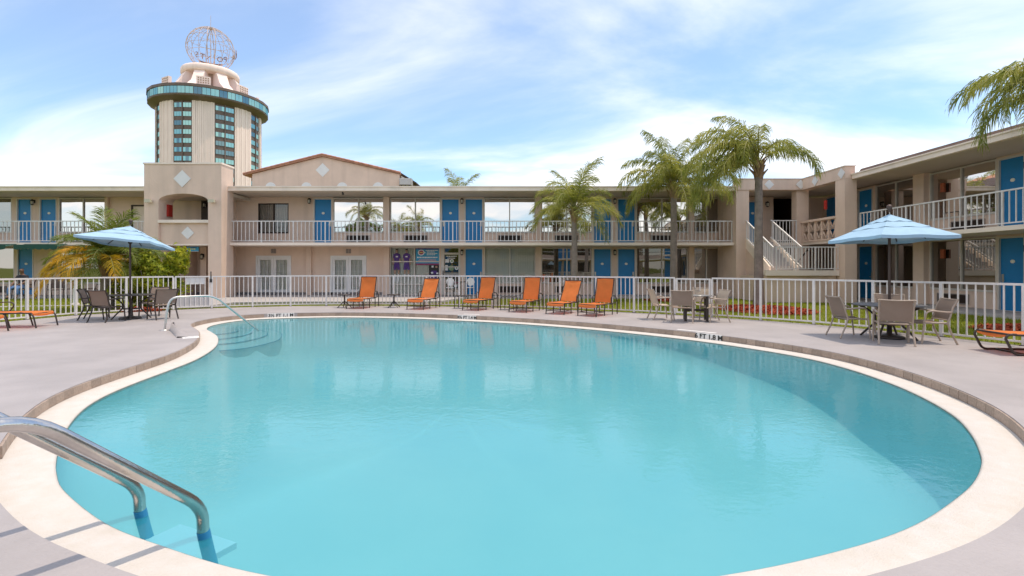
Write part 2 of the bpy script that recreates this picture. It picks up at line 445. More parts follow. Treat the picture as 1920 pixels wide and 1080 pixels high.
def catmull(P, n, closed=True):
    out = []; N = len(P)
    for i in range(N if closed else N - 1):
        p0, p1, p2, p3 = (Vector(P[(i + k) % N] if closed else P[min(max(i + k, 0), N - 1)]) for k in (-1, 0, 1, 2))
        for j in range(n):
            t = j / n
            out.append(0.5 * ((2 * p1) + (-p0 + p2) * t + (2 * p0 - 5 * p1 + 4 * p2 - p3) * t * t + (-p0 + 3 * p1 - 3 * p2 + p3) * t ** 3))
    if not closed: out.append(Vector(P[-1]))
    return out
def resample(P, step, closed=True):
    P = [Vector(p) for p in P]
    if closed: P = P + [P[0]]
    L = [0]
    for a, b in zip(P, P[1:]): L.append(L[-1] + (b - a).length)
    n = max(1, round(L[-1] / step)); out = []; j = 0
    for k in range(n if closed else n + 1):
        t = L[-1] * k / n
        while j < len(L) - 2 and L[j + 1] < t: j += 1
        out.append(P[j].lerp(P[j + 1], (t - L[j]) / max(1e-9, L[j + 1] - L[j])))
    return out
def arc(p0, p1, p2, n=6):
    p0, p1, p2 = Vector(p0), Vector(p1), Vector(p2)
    return [p0 * (1 - t) ** 2 + p1 * 2 * t * (1 - t) + p2 * t * t for t in [k / n for k in range(n + 1)]]

# ------------------------------------------------------------------ pool outlines (clockwise from the step alcove)
WP = [(-8.12, 13.2), (-8.45, 13.95), (-8.5, 14.85), (-8.2, 15.55), (-7.5, 15.98), (-6.0, 16.3), (-4.5, 16.2), (-3.0, 15.85), (-1.5, 15.25), (0.05, 14.5), (1.7, 13.4),
      (3.1, 12.2), (4.1, 11.1), (4.85, 9.95), (5.3, 8.95), (5.42, 8.0), (5.34, 7.0), (5.15, 6.2), (4.86, 5.45), (4.5, 4.86), (4.15, 4.4), (3.9, 4.12), (3.57, 3.82), (3.22, 3.56),
      (2.6, 3.17), (2.0, 2.9), (1.2, 2.65), (0.3, 2.5), (-0.6, 2.5), (-1.4, 2.66), (-2.1, 2.93), (-2.62, 3.18), (-3.28, 3.63), (-3.6, 3.92), (-3.86, 4.2), (-4.15, 4.55), (-4.48, 4.98), (-4.82, 5.5), (-5.05, 5.95),
      (-5.22, 6.45), (-5.34, 7.05), (-5.45, 7.85), (-5.6, 8.75), (-5.92, 9.75), (-6.35, 10.7), (-6.98, 11.75), (-7.6, 12.55)]
WL = resample(catmull([(x, y, 0) for x, y in WP], 8), 0.12)
def offset(L, d):
    n = len(L); out = []
    for i in range(n):
        t = (L[(i + 2) % n] - L[i - 2]); nn = Vector((-t.y, t.x, 0)).normalized()   # clockwise loop: left is outside
        out.append(L[i] + nn * d)
    return out
ZW, ZL = -0.145, -0.12
DL = offset(WL, 0.37)
for _ in range(3):
    n = len(DL); DL = [(DL[i - 1] + DL[i] * 2 + DL[(i + 1) % n]) / 4 for i in range(n)]
DLr = resample(DL, 0.15)
d2 = [(p.x, p.y) for p in DLr]
FENCE_L = [(-14.55, 9.0), (-14.3, 12.0), (-14.12, 13.7), (-13.7, 15.9), (-12.06, 17.66)]
FENCE_B = [(-11.1, 18.35), (-9.9, 18.95), (-8.5, 19.4), (-7.1, 19.6), (-5.3, 19.6), (-3.5, 19.45), (-1.8, 19.1), (0, 18.55), (2.25, 17.6), (3.7, 16.8), (5.2, 15.85)]
FENCE_R = [(6.06, 15.03), (7.05, 14.2), (7.9, 13.28), (8.7, 12.1), (9.42, 10.6), (9.88, 9.4), (10.2, 8.0), (10.4, 5.5)]
deck_outer = [(-14.75, -15), (-14.75, 9)] + [(x - 0.0, y) for x, y in FENCE_L[1:]] + FENCE_B + FENCE_R + [(10.6, 5.0), (10.6, -15)]
flat('pool_deck', [deck_outer, d2], 0.0, DECK, skirt=[(0, 0.12), (1, ZL * -1 + 0.02)])
# ground sheet to the horizon, open under the deck
cx = sum(p[0] for p in deck_outer) / len(deck_outer); cy = sum(p[1] for p in deck_outer) / len(deck_outer)
hole = [(x + (0.1 if x < cx else -0.1), y - (0.12 if y > -10 else -0.12)) for x, y in deck_outer]
flat('ground', [[(-900, -700), (900, -700), (900, 900), (-900, 900)], hole], -0.012, GRASSG)

# coping: sunken white ledge round the water, with tiles and depth markers as parts
b = MB(); n = len(WL)
inn = [(p.x, p.y) for p in WL]; DLo = offset(WL, 0.40)
rim = offset(WL, 0.02)
b.add([(p.x, p.y, ZL) for p in DLo] + [(p.x, p.y, ZL) for p in rim] + [(p.x, p.y, ZL - 0.012) for p in WL] + [(p.x, p.y, ZL - 0.06) for p in WL],
      [(r * n + i, r * n + (i + 1) % n, (r + 1) * n + (i + 1) % n, (r + 1) * n + i) for r in range(3) for i in range(n)], 0, True)
coping = b.build('pool_coping', COPING); tag(coping, kind='structure')
b = MB(); wl_ = offset(WL, -.002)
b.add([(p.x, p.y, ZL - .013) for p in wl_] + [(p.x, p.y, ZL - .05) for p in wl_], [(i, (i + 1) % n, n + (i + 1) % n, n + i) for i in range(n)])
b.build('waterline', mat('waterline_scum', (0.36, 0.30, 0.23), 0.7, var=(9, .5)), coping)
tl = resample(DL, 0.2); tn = len(tl)
MARK = [((-7.55, 16.34), '3½ FT 1.1 M', 0.80, 0.115), ((-1.42, 15.62), '4½ FT 1.4 M', 0.66, 0.105), ((4.35, 11.18), '6 FT 1.8 M', 0.63, 0.125)]
tile_mesh = MB().box(-0.097, -0.012, ZL + 0.004, 0.097, 0.012, -0.010).mesh('tile', TILEB)
mk_pos = []
for (mx, my), txt, wd, ts in MARK:
    i = min(range(tn), key=lambda k: (tl[k].x - mx) ** 2 + (tl[k].y - my) ** 2)
    t = (tl[(i + 1) % tn] - tl[i - 1]).normalized()
    mk_pos.append((tl[i], t, txt, wd, ts))
for i in range(tn):
    p = tl[i]; t = (tl[(i + 1) % tn] - tl[i - 1]).normalized()
    inward = Vector((t.y, -t.x, 0))
    if inward.y > 0.35 and p.y < 4.2: continue                 # the near side faces away from view
    if any((p - q).length < wd / 2 + 0.06 for q, _, _, wd, _ in mk_pos): continue
    c = p + inward * 0.008
    put('tile', tile_mesh, coping, (c.x, c.y, 0), math.atan2(t.y, t.x) + math.pi + random.uniform(-0.01, 0.01))
for p, t, txt, wd, ts in mk_pos:
    inward = Vector((t.y, -t.x, 0)); c = p + inward * 0.016; rz = math.atan2(t.y, t.x)
    o = MB().box(-wd / 2, -0.014, ZL - 0.018, wd / 2, 0.012, 0.004).build('depth_marker', WHITEP, coping, (c.x, c.y, 0))
    o.rotation_euler = (0, 0, rz)
    me = text_mesh(txt, ts * 1.16, 0.002, INK, bold=0.0035)
    l = put('lettering', me, o, (0, -0.019, -0.066)); l.rotation_euler = (R(90), 0, 0); l.scale = (1.08, 1.0, 1)
for (x, y, rz, w, d) in ((4.35, 11.72, -0.82, 0.95, 0.10), (-1.3, 15.95, -0.33, 0.55, 0.1), (-6.92, 10.68, -0.95, 0.34, 0.30)):
    o = MB().box(-w / 2, -d / 2, 0.0, w / 2, d / 2, 0.005).build('deck_plaque', WHITEP, None, (x, y, 0)); o.rotation_euler = (0, 0, rz)
    tag(o, {0.95: 'long white strip plaque set in the deck behind the 6 FT depth marker', 0.55: 'short white strip plaque set in the deck behind the 4½ FT marker',
            0.34: 'square white no diving plaque on the deck beside the step alcove'}[w], 'plaque')
    if w == 0.34:
        m = MB()
        for k in range(24):
            a0 = k / 24 * 2 * math.pi; a1 = (k + 1) / 24 * 2 * math.pi
            m.add([(0.09 * math.cos(a0), 0.09 * math.sin(a0), .0062), (0.11 * math.cos(a0), 0.11 * math.sin(a0), .0062), (0.11 * math.cos(a1), 0.11 * math.sin(a1), .0062), (0.09 * math.cos(a1), 0.09 * math.sin(a1), .0062)], [(0, 1, 2, 3)])
        m.bar((-0.07, 0.07, .0062), (0.07, -0.07, .0062), 0.02, 0.001)
        m.build('symbol', mat('plaque_grey', (0.45, 0.45, 0.47), 0.6), o)

# basin, steps and water
cpt = Vector((-1.0, 9.0, 0))
ED = []
for p in WL:
    if p.x > 1.5 and p.y < 14: ED.append(.15 + .90 * min(1, max(0, (13.2 - p.y) / 6.2)) ** .9)
    elif p.y > 12: ED.append(.13)
    elif p.y < 4.5: ED.append(1.0)
    else: ED.append(.35)
for _ in range(12): ED = [(ED[i - 1] + ED[i] * 2 + ED[(i + 1) % n]) / 4 for i in range(n)]
b = MB(); rings = []
for k, (sc, dz) in enumerate(((0, None), (0.001, 0.30), (0.008, 0.53), (0.024, 0.74), (0.052, 0.90), (0.09, 0.98), (0.2, 1.02), (0.35, 1.03), (0.5, 1.06), (0.8, 1.08))):
    rings.append([(p.x * (1 - sc) + cpt.x * sc, p.y * (1 - sc) + cpt.y * sc, (ZL - 0.03) if dz is None else ZW - (ED[i] * dz if sc < .1 else max(ED[i], .95 * min(1, sc / .55) ** 1.4) * dz)) for i, p in enumerate(WL)])
vs = [q for r in rings for q in r] + [(cpt.x, cpt.y, ZW - 0.85)]
fs = [(r * n + i, r * n + (i + 1) % n, (r + 1) * n + (i + 1) % n, (r + 1) * n + i) for r in range(len(rings) - 1) for i in range(n)]
k0 = (len(rings) - 1) * n
fs += [(k0 + i, k0 + (i + 1) % n, len(vs) - 1) for i in range(n)]
b.add(vs, fs, 0, True)
basin = b.build('pool_basin', PLASTER); tag(basin, kind='structure')
flat('pool_water', [[(p.x, p.y) for p in offset(WL, 0.004)]], ZW, WATER)
arcs = [((-7.9, 12.5), (-7.6, 12.6), (-7.37, 12.93), (-7.38, 13.38), (-7.7, 13.7), (-8.2, 13.95), (-8.6, 14.0)),
        ((-7.4, 11.9), (-7.14, 12.0), (-6.9, 12.6), (-6.96, 13.26), (-7.3, 13.8), (-7.9, 14.2), (-8.6, 14.4)),
        ((-7.1, 11.3), (-6.8, 11.47), (-6.48, 11.82), (-6.38, 12.5), (-6.49, 13.15), (-6.9, 13.8), (-7.6, 14.4), (-8.6, 14.85)),
        ((-6.75, 10.6), (-6.33, 10.8), (-5.94, 11.2), (-5.82, 12.2), (-6.03, 12.95), (-6.4, 13.7), (-7.2, 14.6), (-8.4, 15.4))]
for k, a in enumerate(arcs):
    c = catmull([(x, y, 0) for x, y in a], 8, False)
    poly = [(p.x, p.y) for p in c] + [(-9.3, 15.0), (-9.6, 14), (-8.6, 11.6)]
    zt = ZW - 0.05 - 0.035 * k
    st = MB().prism(poly, -1.4, zt).build('step', PLASTER, basin)
    m = MB()
    for p, q in zip(c, c[1:]): m.bar((p.x, p.y, zt - 0.006), (q.x, q.y, zt - 0.006), 0.022, 0.016)
    m.build('step_edging', STEPEDGE, st)
# crescent step in the deck beside the alcove
b = MB()
cr = [(-8.55, 12.55, .13), (-8.25, 12.0, .15), (-7.85, 11.5, .15), (-7.45, 11.0, .13), (-7.15, 10.6, .03)]
c = catmull(cr, 6, False); 
top_in = [(-8.9, 13.1, .0), (-8.62, 12.7, .0), (-8.2, 12.2, .0), (-7.6, 11.55, .0), (-7.02, 10.75, .0)]
ci = catmull(top_in, 6, False); m_ = len(c)
b.add([tuple(p) for p in c] + [tuple(p + Vector((0.0, 0.0, 0.003))) for p in ci] + [(p.x - .02, p.y - .02, -0.02) for p in c],
      [(i, i + 1, m_ + i + 1, m_ + i) for i in range(m_ - 1)] + [(i, i + 1, 2 * m_ + i + 1, 2 * m_ + i) for i in range(m_ - 1)], 0, True)
tag(b.build('deck_step', DECK), 'low curved grey step riser in the deck between handrail and pool', 'step')

# walkways
flat('walkway', [[(-52, 26), (-52, 24.0), (-17.5, 24.0), (-17.5, 22.3), (-12.6, 18.3), (-11.3, 18.6), (-11.4, 20.3), (-9, 20.75), (-4, 20.75), (-3.0, 21.2), (-2.6, 22.5), (-2.2, 24.0), (10.7, 24.0), (10.7, 26)]], 0.085, WALK, skirt=[(0, .12)])
flat('side_walkway', [[(14.6, 24.0), (14.6, 4), (16.3, 4), (16.3, 24.0)]], 0.085, WALK, skirt=[(0, .12)])
flat('path', [[(-21, 18.9), (-20.9, 18.5), (-14.2, 20.6), (-14.3, 21.0)]], 0.004, WALK, skirt=[(0, .03)])

# ------------------------------------------------------------------ motel wings (local frame: x along the front, -y towards the court)
Z1, ZS0, ZS1, ZR0, ZR1 = 0.085, 2.59, 2.745, 5.20, 5.44
DOOR_CACHE = {}
plaque_mesh = None
def lantern(parent, x, y, z):
    b = MB()
    b.box(x - .05, y - .02, z - .02, x + .05, y, z + .16)
    b.bar((x, y - .02, z + .14), (x, y - .13, z + .16), .025, .025)
    b.lathe([(0.02, .17), (.085, .10), (.085, .085)], 8, (x, y - .13, z))
    b.lathe([(.075, -.10), (.075, -.085), (.03, -.13)], 8, (x, y - .13, z))
    for k in range(4):
        a = k * math.pi / 2 + .785
        b.box(x + .07 * math.cos(a) - .007, y - .13 + .07 * math.sin(a) - .007, z - .09, x + .07 * math.cos(a) + .007, y - .13 + .07 * math.sin(a) + .007, z + .09)
    l = b.build('wall_lantern', LAMPBLK, parent)
    MB().lathe([(.0, -.085), (.055, -.08), (.06, .08), (0, .085)], 8, (x, y - .13, z)).build('lamp_glass', LAMPGL, l)
def door(parent, x0, x1, z0, z1, side=1, plain=False, y=0.0):
    f = 0.055
    d = MB().box(x0 + f, y + .05, z0 + .01, x1 - f, y + .10, z1 - f).build('door', BLUE, parent)
    fr = MB().box(x0, y - .02, z0, x0 + f, y + .12, z1).box(x1 - f, y - .02, z0, x1, y + .12, z1).box(x0 + f, y - .02, z1 - f, x1 - f, y + .12, z1)
    fr.box(x0 + f, y - .01, z0 - .01, x1 - f, y + .12, z0 + .008)
    fr.build('door_frame', FRAMEC, d)
    hx = x1 - f - .07 if side > 0 else x0 + f + .07
    h = MB().box(hx - .035, y + .035, z0 + .93, hx + .035, y + .05, z0 + 1.2)
    h.tube([(hx, y + .035, z0 + 1.0), (hx, y - .005, z0 + 1.0), (hx - .10 * side, y - .005, z0 + 1.0)], .012, 6)
    h.build('handle', BRASS, d)
    if not plain:
        xm = (x0 + x1) / 2
        p = MB(); pts = [(xm + .075 * math.cos(a), z0 + 1.62 + .06 * math.sin(a)) for a in [k / 14 * 2 * math.pi for k in range(14)]]
        p.prism(pts, y + .035, y + .05, 'y')
        p.build('number_plaque', PLAQUE, d)
    return d
def window(parent, x0, x1, zs, z1, zb, glass, n=2, ac=None, back=None, y=0.0, frame=None, band=True):
    """sill wall zb..zs, glazed frame zs..z1 with n panes, optional air conditioner grille (x0,x1) and backing (blinds, curtains)"""
    fm = frame or FRAMEC; f = 0.05
    fr = MB()
    fr.box(x0, y + .0, zs, x0 + f, y + .1, z1).box(x1 - f, y + .0, zs, x1, y + .1, z1)
    fr.box(x0 + f, y + .0, z1 - f, x1 - f, y + .1, z1).box(x0 + f, y - .02, zs, x1 - f, y + .1, zs + .07)
    ws = (x1 - x0 - 2 * f) / n
    for k in range(1, n):
        xm = x0 + f + ws * k
        fr.box(xm - .028, y + .005, zs + .07, xm + .028, y + .095, z1 - f)
    w = fr.build('window', fm, parent)
    for k in range(n):
        a = x0 + f + ws * k + (.028 if k else 0); c = x0 + f + ws * (k + 1) - (.028 if k < n - 1 else 0)
        MB().box(a, y + .06, zs + .07, c, y + .068, z1 - f).build('pane', glass, w)
    if back is not None:
        xx = x0 + f; bl = MB(); wv = 0.12
        k = 0
        while xx < x1 - f - .01:
            e = min(xx + wv, x1 - f)
            bl.add([(xx, y + .16, zs), (e, y + .12, zs), (e, y + .12, z1), (xx, y + .16, z1)], [(0, 1, 2, 3)])
            bl.add([(e, y + .12, zs), (e + .004, y + .16, zs), (e + .004, y + .16, z1), (e, y + .12, z1)], [(0, 1, 2, 3)])
            xx = e; k += 1
        bl.box(x0, y + .2, zs, x1, y + .22, z1)
        bl.build('blinds', back, w)
    if zs > zb + .05:
        MB().box(x0, y + .02, zb, x1, y + .2, zs).build('sill_wall', STUCCO, parent)
        if ac:
            a, c = ac; g = MB(); za, zt = zb + .10, min(zs - .1, zb + .46)
            g.box(a, y - .03, za, c, y + .02, za + .03).box(a, y - .03, zt - .03, c, y + .02, zt).box(a, y - .03, za + .03, a + .03, y + .02, zt - .03).box(c - .03, y - .03, za + .03, c, y + .02, zt - .03)
            u = g.build('air_conditioner', GRILLE, parent)
            q = MB(); k = za + .045
            while k < zt - .04:
                q.bar((a + .03, y - .005, k), (c - .03, y - .005, k), .03, .012, 0, (0, .5, 1)); k += .042
            q.box(a + .03, y + .012, za + .03, c - .03, y + .0195, zt - .03)
            q.build('louvre', DARKBR, u)
    return w
def walls(parent, spans, feats, z0, z1, name='wall', y1=0.22):
    """plain wall in every gap between the features of one floor."""
    xa, xb = spans; x = xa
    for a, c in sorted(feats):
        if a > x + .005: MB().box(x, 0, z0, a, y1, z1).build(name, STUCCO, parent)
        x = max(x, c)
    if x < xb - .005: MB().box(x, 0, z0, xb, y1, z1).build(name, STUCCO, parent)
def railing(parent, x0, x1, y, z0, z1, pitch=0.195, group=8, name='balcony_railing'):
    r = MB().box(x0, y - .028, z1 - .045, x1, y + .028, z1).box(x0, y - .018, z0, x1, y + .018, z0 + .035).build(name, RAILP, parent)
    bm = MB().box(-.013, -.013, z0 + .035, .013, .013, z1 - .045).mesh('baluster', RAILP)
    pm = MB().box(-.024, -.024, z0 - .055, .024, .024, z1 - .045).mesh('rail_post', RAILP)
    n = max(2, round((x1 - x0) / pitch))
    for k in range(n + 1):
        x = x0 + .025 + (x1 - x0 - .05) * k / n
        if k % group == 0 or k == n: put('rail_post', pm, r, (x, y, 0))
        else: put('baluster', bm, r, (x + random.uniform(-.003, .003), y, 0))
    return r
def X(px): return (px - 960) * 26 / 930
def eaves(parent, xa, xb, ymax, name='roof'):
    MB().box(xa, -1.93, ZR0, xb, ymax, ZR0 + .16).build(name, SOFFIT, parent)
    MB().box(xa, -2.05, ZR0 + .02, xb, -1.93, ZR1 - .05).box(xa, -2.09, ZR1 - .05, xb, -1.93, ZR1).build('fascia', STUCCO2, parent)
    MB().box(xa + .02, -1.93, ZR0 + .16, xb - .02, ymax, ZR1 - .02).build('roof_deck', ROOFG, parent)

# ---- main wing
mw = thing('motel_wing', 'long two storey beige motel wing with blue doors facing the pool', 'building', (0, 26, 0))
def pxs(a, b): return (X(a), X(b))
XA, XB = -52.0, X(1374)
up = []
def U(kind, a, b, **k): up.append((kind, X(a), X(b), k))
dn = []
def D(kind, a, b, **k): dn.append((kind, X(a), X(b), k))
U('win', -110, 22, g=DIMGL); U('door', 31, 60, s=-1); U('door', 74, 107, s=1); U('win', 110, 201, g=MIRROR, ac=(135, 175)); U('dark', 246, 285)
U('dwin', 484, 541); U('door', 588, 623, s=1); U('win', 624, 720, g=MIRROR, ac=(650, 694)); U('win', 731, 826, g=MIRROR, ac=(757, 801))
U('door', 827, 862, s=-1); U('door', 871, 906, s=1); U('win', 907, 1004, g=MIRROR, ac=(934, 978)); U('win', 1015, 1111, g=MIRROR, ac=(1040, 1084))
U('door', 1112, 1147, s=-1); U('door', 1157, 1192, s=1); U('win', 1193, 1290, g=MIRROR, ac=(1220, 1264)); U('win', 1300, 1373, g=DIMGL, n=3)
D('win', -110, 27, g=DIMGL, ac=(-20, 12)); D('door', 32, 63, s=-1); D('win', 110, 201, g=DIMGL); D('dark', 205, 245)
D('french', 480, 546); D('french', 620, 687); D('shop', 731, 825); D('glassdoor', 827, 863); D('door', 871, 906, s=1); D('win', 908, 1004, g=CLEAR, back=BLIND, ac=(934, 978))
D('win', 1015, 1111, g=DIMGL, ac=(1040, 1084)); D('door', 1112, 1147, s=-1); D('door', 1157, 1192, s=1); D('win', 1193, 1290, g=DIMGL, ac=(1220, 1264)); D('win', 1300, 1373, g=DIMGL, n=3)
for q in range(2):                                             # rooms beyond the left edge of the view
    o_ = -285 * q
    for F in (U, D):
        F('door', -149 + o_, -115 + o_, s=1); F('door', -194 + o_, -160 + o_, s=-1); F('win', -296 + o_, -199 + o_, g=DIMGL, ac=(-270 + o_, -226 + o_)); F('win', -393 + o_, -307 + o_, g=DIMGL)
walls(mw, (XA, XB), [(a, c) for _, a, c, _ in up], ZS1, ZR0)
walls(mw, (XA, XB), [(a, c) for _, a, c, _ in dn], Z1 - .1, ZS0)
SHOP = None
for fl, z0, z1 in ((up, ZS1, ZR0 - .004), (dn, Z1, ZS0 - .004)):
    for kind, a, c, k in fl:
        if kind == 'door': door(mw, a, c, z0, z1 - .06, k.get('s', 1)); MB().box(a, 0.0, z1 - .06, c, .2, z1).build('lintel', STUCCO, mw)
        elif kind == 'win':
            ac = k.get('ac'); ac = (X(ac[0]), X(ac[1])) if ac else None
            window(mw, a, c, z0 + .58, z1 - .03, z0, k['g'], k.get('n', 2), ac, k.get('back'))
        elif kind == 'dwin':
            window(mw, a, c, 3.30, 4.88, 3.30, CLEAR, 2, None, CURTAIN, frame=DARKBR)
            MB().box(a, 0, ZS1, c, .22, 3.30).build('wall', STUCCO, mw); MB().box(a, 0, 4.88, c, .22, ZR0).build('wall', STUCCO, mw)
        elif kind == 'dark':
            zt = z0 + 2.05
            MB().box(a, -.02, z0, a + .07, .12, zt).box(c - .07, -.02, z0, c, .12, zt).box(a + .07, -.02, zt - .07, c - .07, .12, zt).build('door_frame', DARKBR, mw)
            MB().box(a + .07, .05, z0, c - .07, .1, zt - .07).build('door', STUCCO2, mw)
            MB().box(a, 0, zt, c, .22, z1).build('wall', STUCCO, mw)
        elif kind == 'french':
            zt = z0 + 2.05; xm = (a + c) / 2
            fr = MB().box(a, -.03, z0, a + .09, .12, zt).box(c - .09, -.03, z0, c, .12, zt).box(a + .09, -.03, zt - .09, c - .09, .12, zt).build('french_door', WHITEP, mw)
            for (l, r) in ((a + .09, xm - .003), (xm + .003, c - .09)):
                lf = MB()
                lf.box(l, .01, z0 + .02, l + .13, .06, zt - .09).box(r - .13, .01, z0 + .02, r, .06, zt - .09).box(l + .13, .01, z0 + .02, r - .13, .06, z0 + .27).box(l + .13, .01, zt - .22, r - .13, .06, zt - .09)
                for q in range(1, 3): lf.box(l + .13 + (r - l - .26) * q / 3 - .008, .015, z0 + .27, l + .13 + (r - l - .26) * q / 3 + .008, .05, zt - .22)
                for q in range(1, 5):
                    zz = z0 + .27 + (zt - z0 - .49) * q / 5
                    lf.box(l + .131, .02, zz - .008, r - .131, .045, zz + .008)
                lf.build('door_leaf', WHITEP, fr)
                MB().box(l + .13, .05, z0 + .27, r - .13, .056, zt - .22).build('pane', CLEAR, fr)
                bl = MB(); xx = l + .12
                while xx < r - .12:
                    bl.add([(xx, .11, z0 + .2), (xx + .03, .085, z0 + .2), (xx + .03, .085, zt - .2), (xx, .11, zt - .2)], [(0, 1, 2, 3)])
                    bl.add([(xx + .03, .085, z0 + .2), (xx + .06, .11, z0 + .2), (xx + .06, .11, zt - .2), (xx + .03, .085, zt - .2)], [(0, 1, 2, 3)]); xx += .06
                bl.build('lace_curtain', BLIND, fr)
            MB().tube([(xm - .05, .01, z0 + 1.0), (xm - .05, -.04, z0 + 1.0), (xm - .12, -.045, z0 + 1.0)], .013, 6).build('handle', DARKBR, fr)
            MB().box(a, 0, zt, c, .22, z1).build('wall', STUCCO, mw)
            v = MB().box(xm - .13, -.02, zt + .12, xm - .01, .0, zt + .35).box(xm + .01, -.02, zt + .12, xm + .13, .0, zt + .35)
            v.build('wall_vent', GRILLE, mw)
        elif kind == 'shop': SHOP = (a, c, z0, z1)
        elif kind == 'glassdoor': GD = (a, c, z0, z1)
# shop window with window graphics
a, c, z0, z1 = SHOP; xm = X(777); zm = 1.5 + (502 - 490.5) * 26 / 930; zb_ = 1.5 + (502 - 533) * 26 / 930
fr = MB()
for (l, r, zz0, zz1) in ((a, a + .05, z0, z1), (c - .05, c, z0, z1), (xm - .03, xm + .03, z0, z1)): fr.box(l, 0, zz0, r, .1, zz1)
for l, r in ((a + .05, xm - .03), (xm + .03, c - .05)):
    for zz in (z0 + .03, zb_, zm, z1 - .03): fr.box(l, .0, zz - .03, r, .1, zz + .03)
sw = fr.build('shop_window', FRAMEC, mw)
for l, r in ((a + .05, xm - .03), (xm + .03, c - .05)):
    for q0, q1 in ((z0 + .06, zb_ - .03), (zb_ + .03, zm - .03), (zm + .03, z1 - .06)):
        MB().box(l, .055, q0, r, .061, q1).build('pane', CLEAR, sw)
bl = MB(); xx = a + .05
while xx < c - .06:
    bl.add([(xx, .17, z0), (xx + .1, .13, z0), (xx + .1, .13, z1), (xx, .17, z1)], [(0, 1, 2, 3)]); bl.add([(xx + .1, .13, z0), (xx + .104, .17, z0), (xx + .104, .17, z1), (xx + .1, .13, z1)], [(0, 1, 2, 3)]); xx += .1
bl.box(a, .2, z0, c, .22, z1); bl.build('blinds', BLIND, sw)
def rel(px, py): return (X(px), 1.5 + (502 - py) * 26 / 930)
def figure(px0, mirror):
    k = -1 if mirror else 1; b = MB()
    def P(pts, m, dy=0.0):
        b.prism([rel(px0 + k * x, y) for x, y in pts], .045 - dy, .053, 'y', m)
    P([(-1.6, 467.5), (1.6, 467.5), (2, 470), (1.2, 474.5), (-1.2, 474.5), (-2, 470)], 1)
    P([(-2, 466.5), (2, 466.5), (2.3, 469), (-2.3, 469)], 2, .001)
    P([(-1.4, 474.5), (1.4, 474.5), (6, 477), (7.2, 484), (5, 484.5), (4.6, 494), (-4.6, 494), (-5, 484.5), (-7.4, 483), (-6, 477)], 0)
    P([(5.1, 484.6), (7.1, 484.2), (8.4, 491), (6.5, 492.5), (4.7, 490)], 1)
    P([(-5.1, 484.6), (-7.2, 483.2), (-8.6, 490), (-7.6, 497), (-6, 497)], 1)
    P([(-4.8, 494.1), (4.8, 494.1), (6, 506), (1.2, 506), (0, 500), (-1.2, 506), (-6, 506)], 0)
    P([(1.5, 506.1), (5.4, 506.1), (4.4, 522), (2.4, 522)], 1); P([(-1.5, 506.1), (-5.4, 506.1), (-4.4, 522), (-2.4, 522)], 1)
    P([(2.2, 514.2), (4.8, 514.2), (4.4, 528), (2.3, 528)], 3, .001); P([(-2.2, 514.2), (-4.8, 514.2), (-4.4, 528), (-2.3, 528)], 3, .001)
    P([(-2, 480), (2.4, 480), (2.2, 482.4), (-1.8, 482.4)], 3, .001)
    b.build('printed_figure', [PURPLE, SKINP, INK, PAPER], sw)
figure(743.5, False); figure(762, True)
b = MB(); b.prism([rel(779.5, 465.6), (X(823), rel(0, 465.6)[1]), (X(823), rel(0, 494)[1]), rel(779.5, 494)], .04, .053, 'y', 0)
def ell(b, px, py, rx, ry, y0, m, n=18):
    x, z = rel(px, py); s_ = 26 / 930
    b.prism([(x + rx * s_ * math.cos(q / n * 2 * math.pi), z + ry * s_ * math.sin(q / n * 2 * math.pi)) for q in range(n)], y0, y0 + .006, 'y', m)
def bar(b, x0, x1, y0, y1, yy, m):
    p = rel(x0, y1); q = rel(x1, y0); b.box(p[0], yy, p[1], q[0], yy + .004, q[1], m)
ell(b, 789.5, 473.5, 6.2, 5.4, .036, 1); ell(b, 789.5, 473.5, 4.4, 3.8, .033, 2); bar(b, 786.5, 792.5, 472.6, 474.4, .030, 3); bar(b, 793, 797.5, 472.8, 474.6, .0345, 1)
bar(b, 779.6, 822.9, 465.7, 467.6, .0365, 6)
random.seed(3)
def dashes(b, x0, x1, y, h, m, yy=.036):
    x = x0
    while x < x1:
        w = random.uniform(.8, 3.0); bar(b, x, min(x + w, x1), y - h / 2, y + h / 2, yy, m); x += w + random.uniform(.35, .7)
for yy, x0, x1, h in ((469.6, 798, 821, 1.5), (472.4, 800, 815, 1.4), (475.2, 800, 820, 1.4), (477.6, 800, 816, 1.3), (482.6, 782, 820.5, 2.2)): dashes(b, x0, x1, yy, h, 1)
for yy, x0, x1 in ((486.3, 786, 817), (488.6, 784, 818), (491, 782, 820.5)): dashes(b, x0, x1, yy, 1.4, 4)
bar(b, 779.6, 823, 494.2, 496.6, .046, 5)
b.build('printed_sign', [SIGNCYAN, PAPER, MAGENTA, SIGNYEL, mat('print_pink', (0.55, 0.35, 0.42), 0.6), MAGENTA, PURPLE], sw)
b = MB(); bar(b, 804, 822.8, 497, 527, .046, 0); bar(b, 809, 812.6, 498, 501.5, .042, 1); bar(b, 808, 819, 507.5, 513, .042, 2); ell(b, 810, 511.5, 2.2, 1.8, .038, 1); bar(b, 818, 821.5, 511, 514, .038, 1); bar(b, 805, 819, 515, 523, .042, 2); bar(b, 807, 813, 516.5, 519.5, .038, 1); ell(b, 818, 500.5, 2.2, 2, .042, 3)
b.build('printed_poster', [INK, PAPER, PURPLE, SKINP], sw)
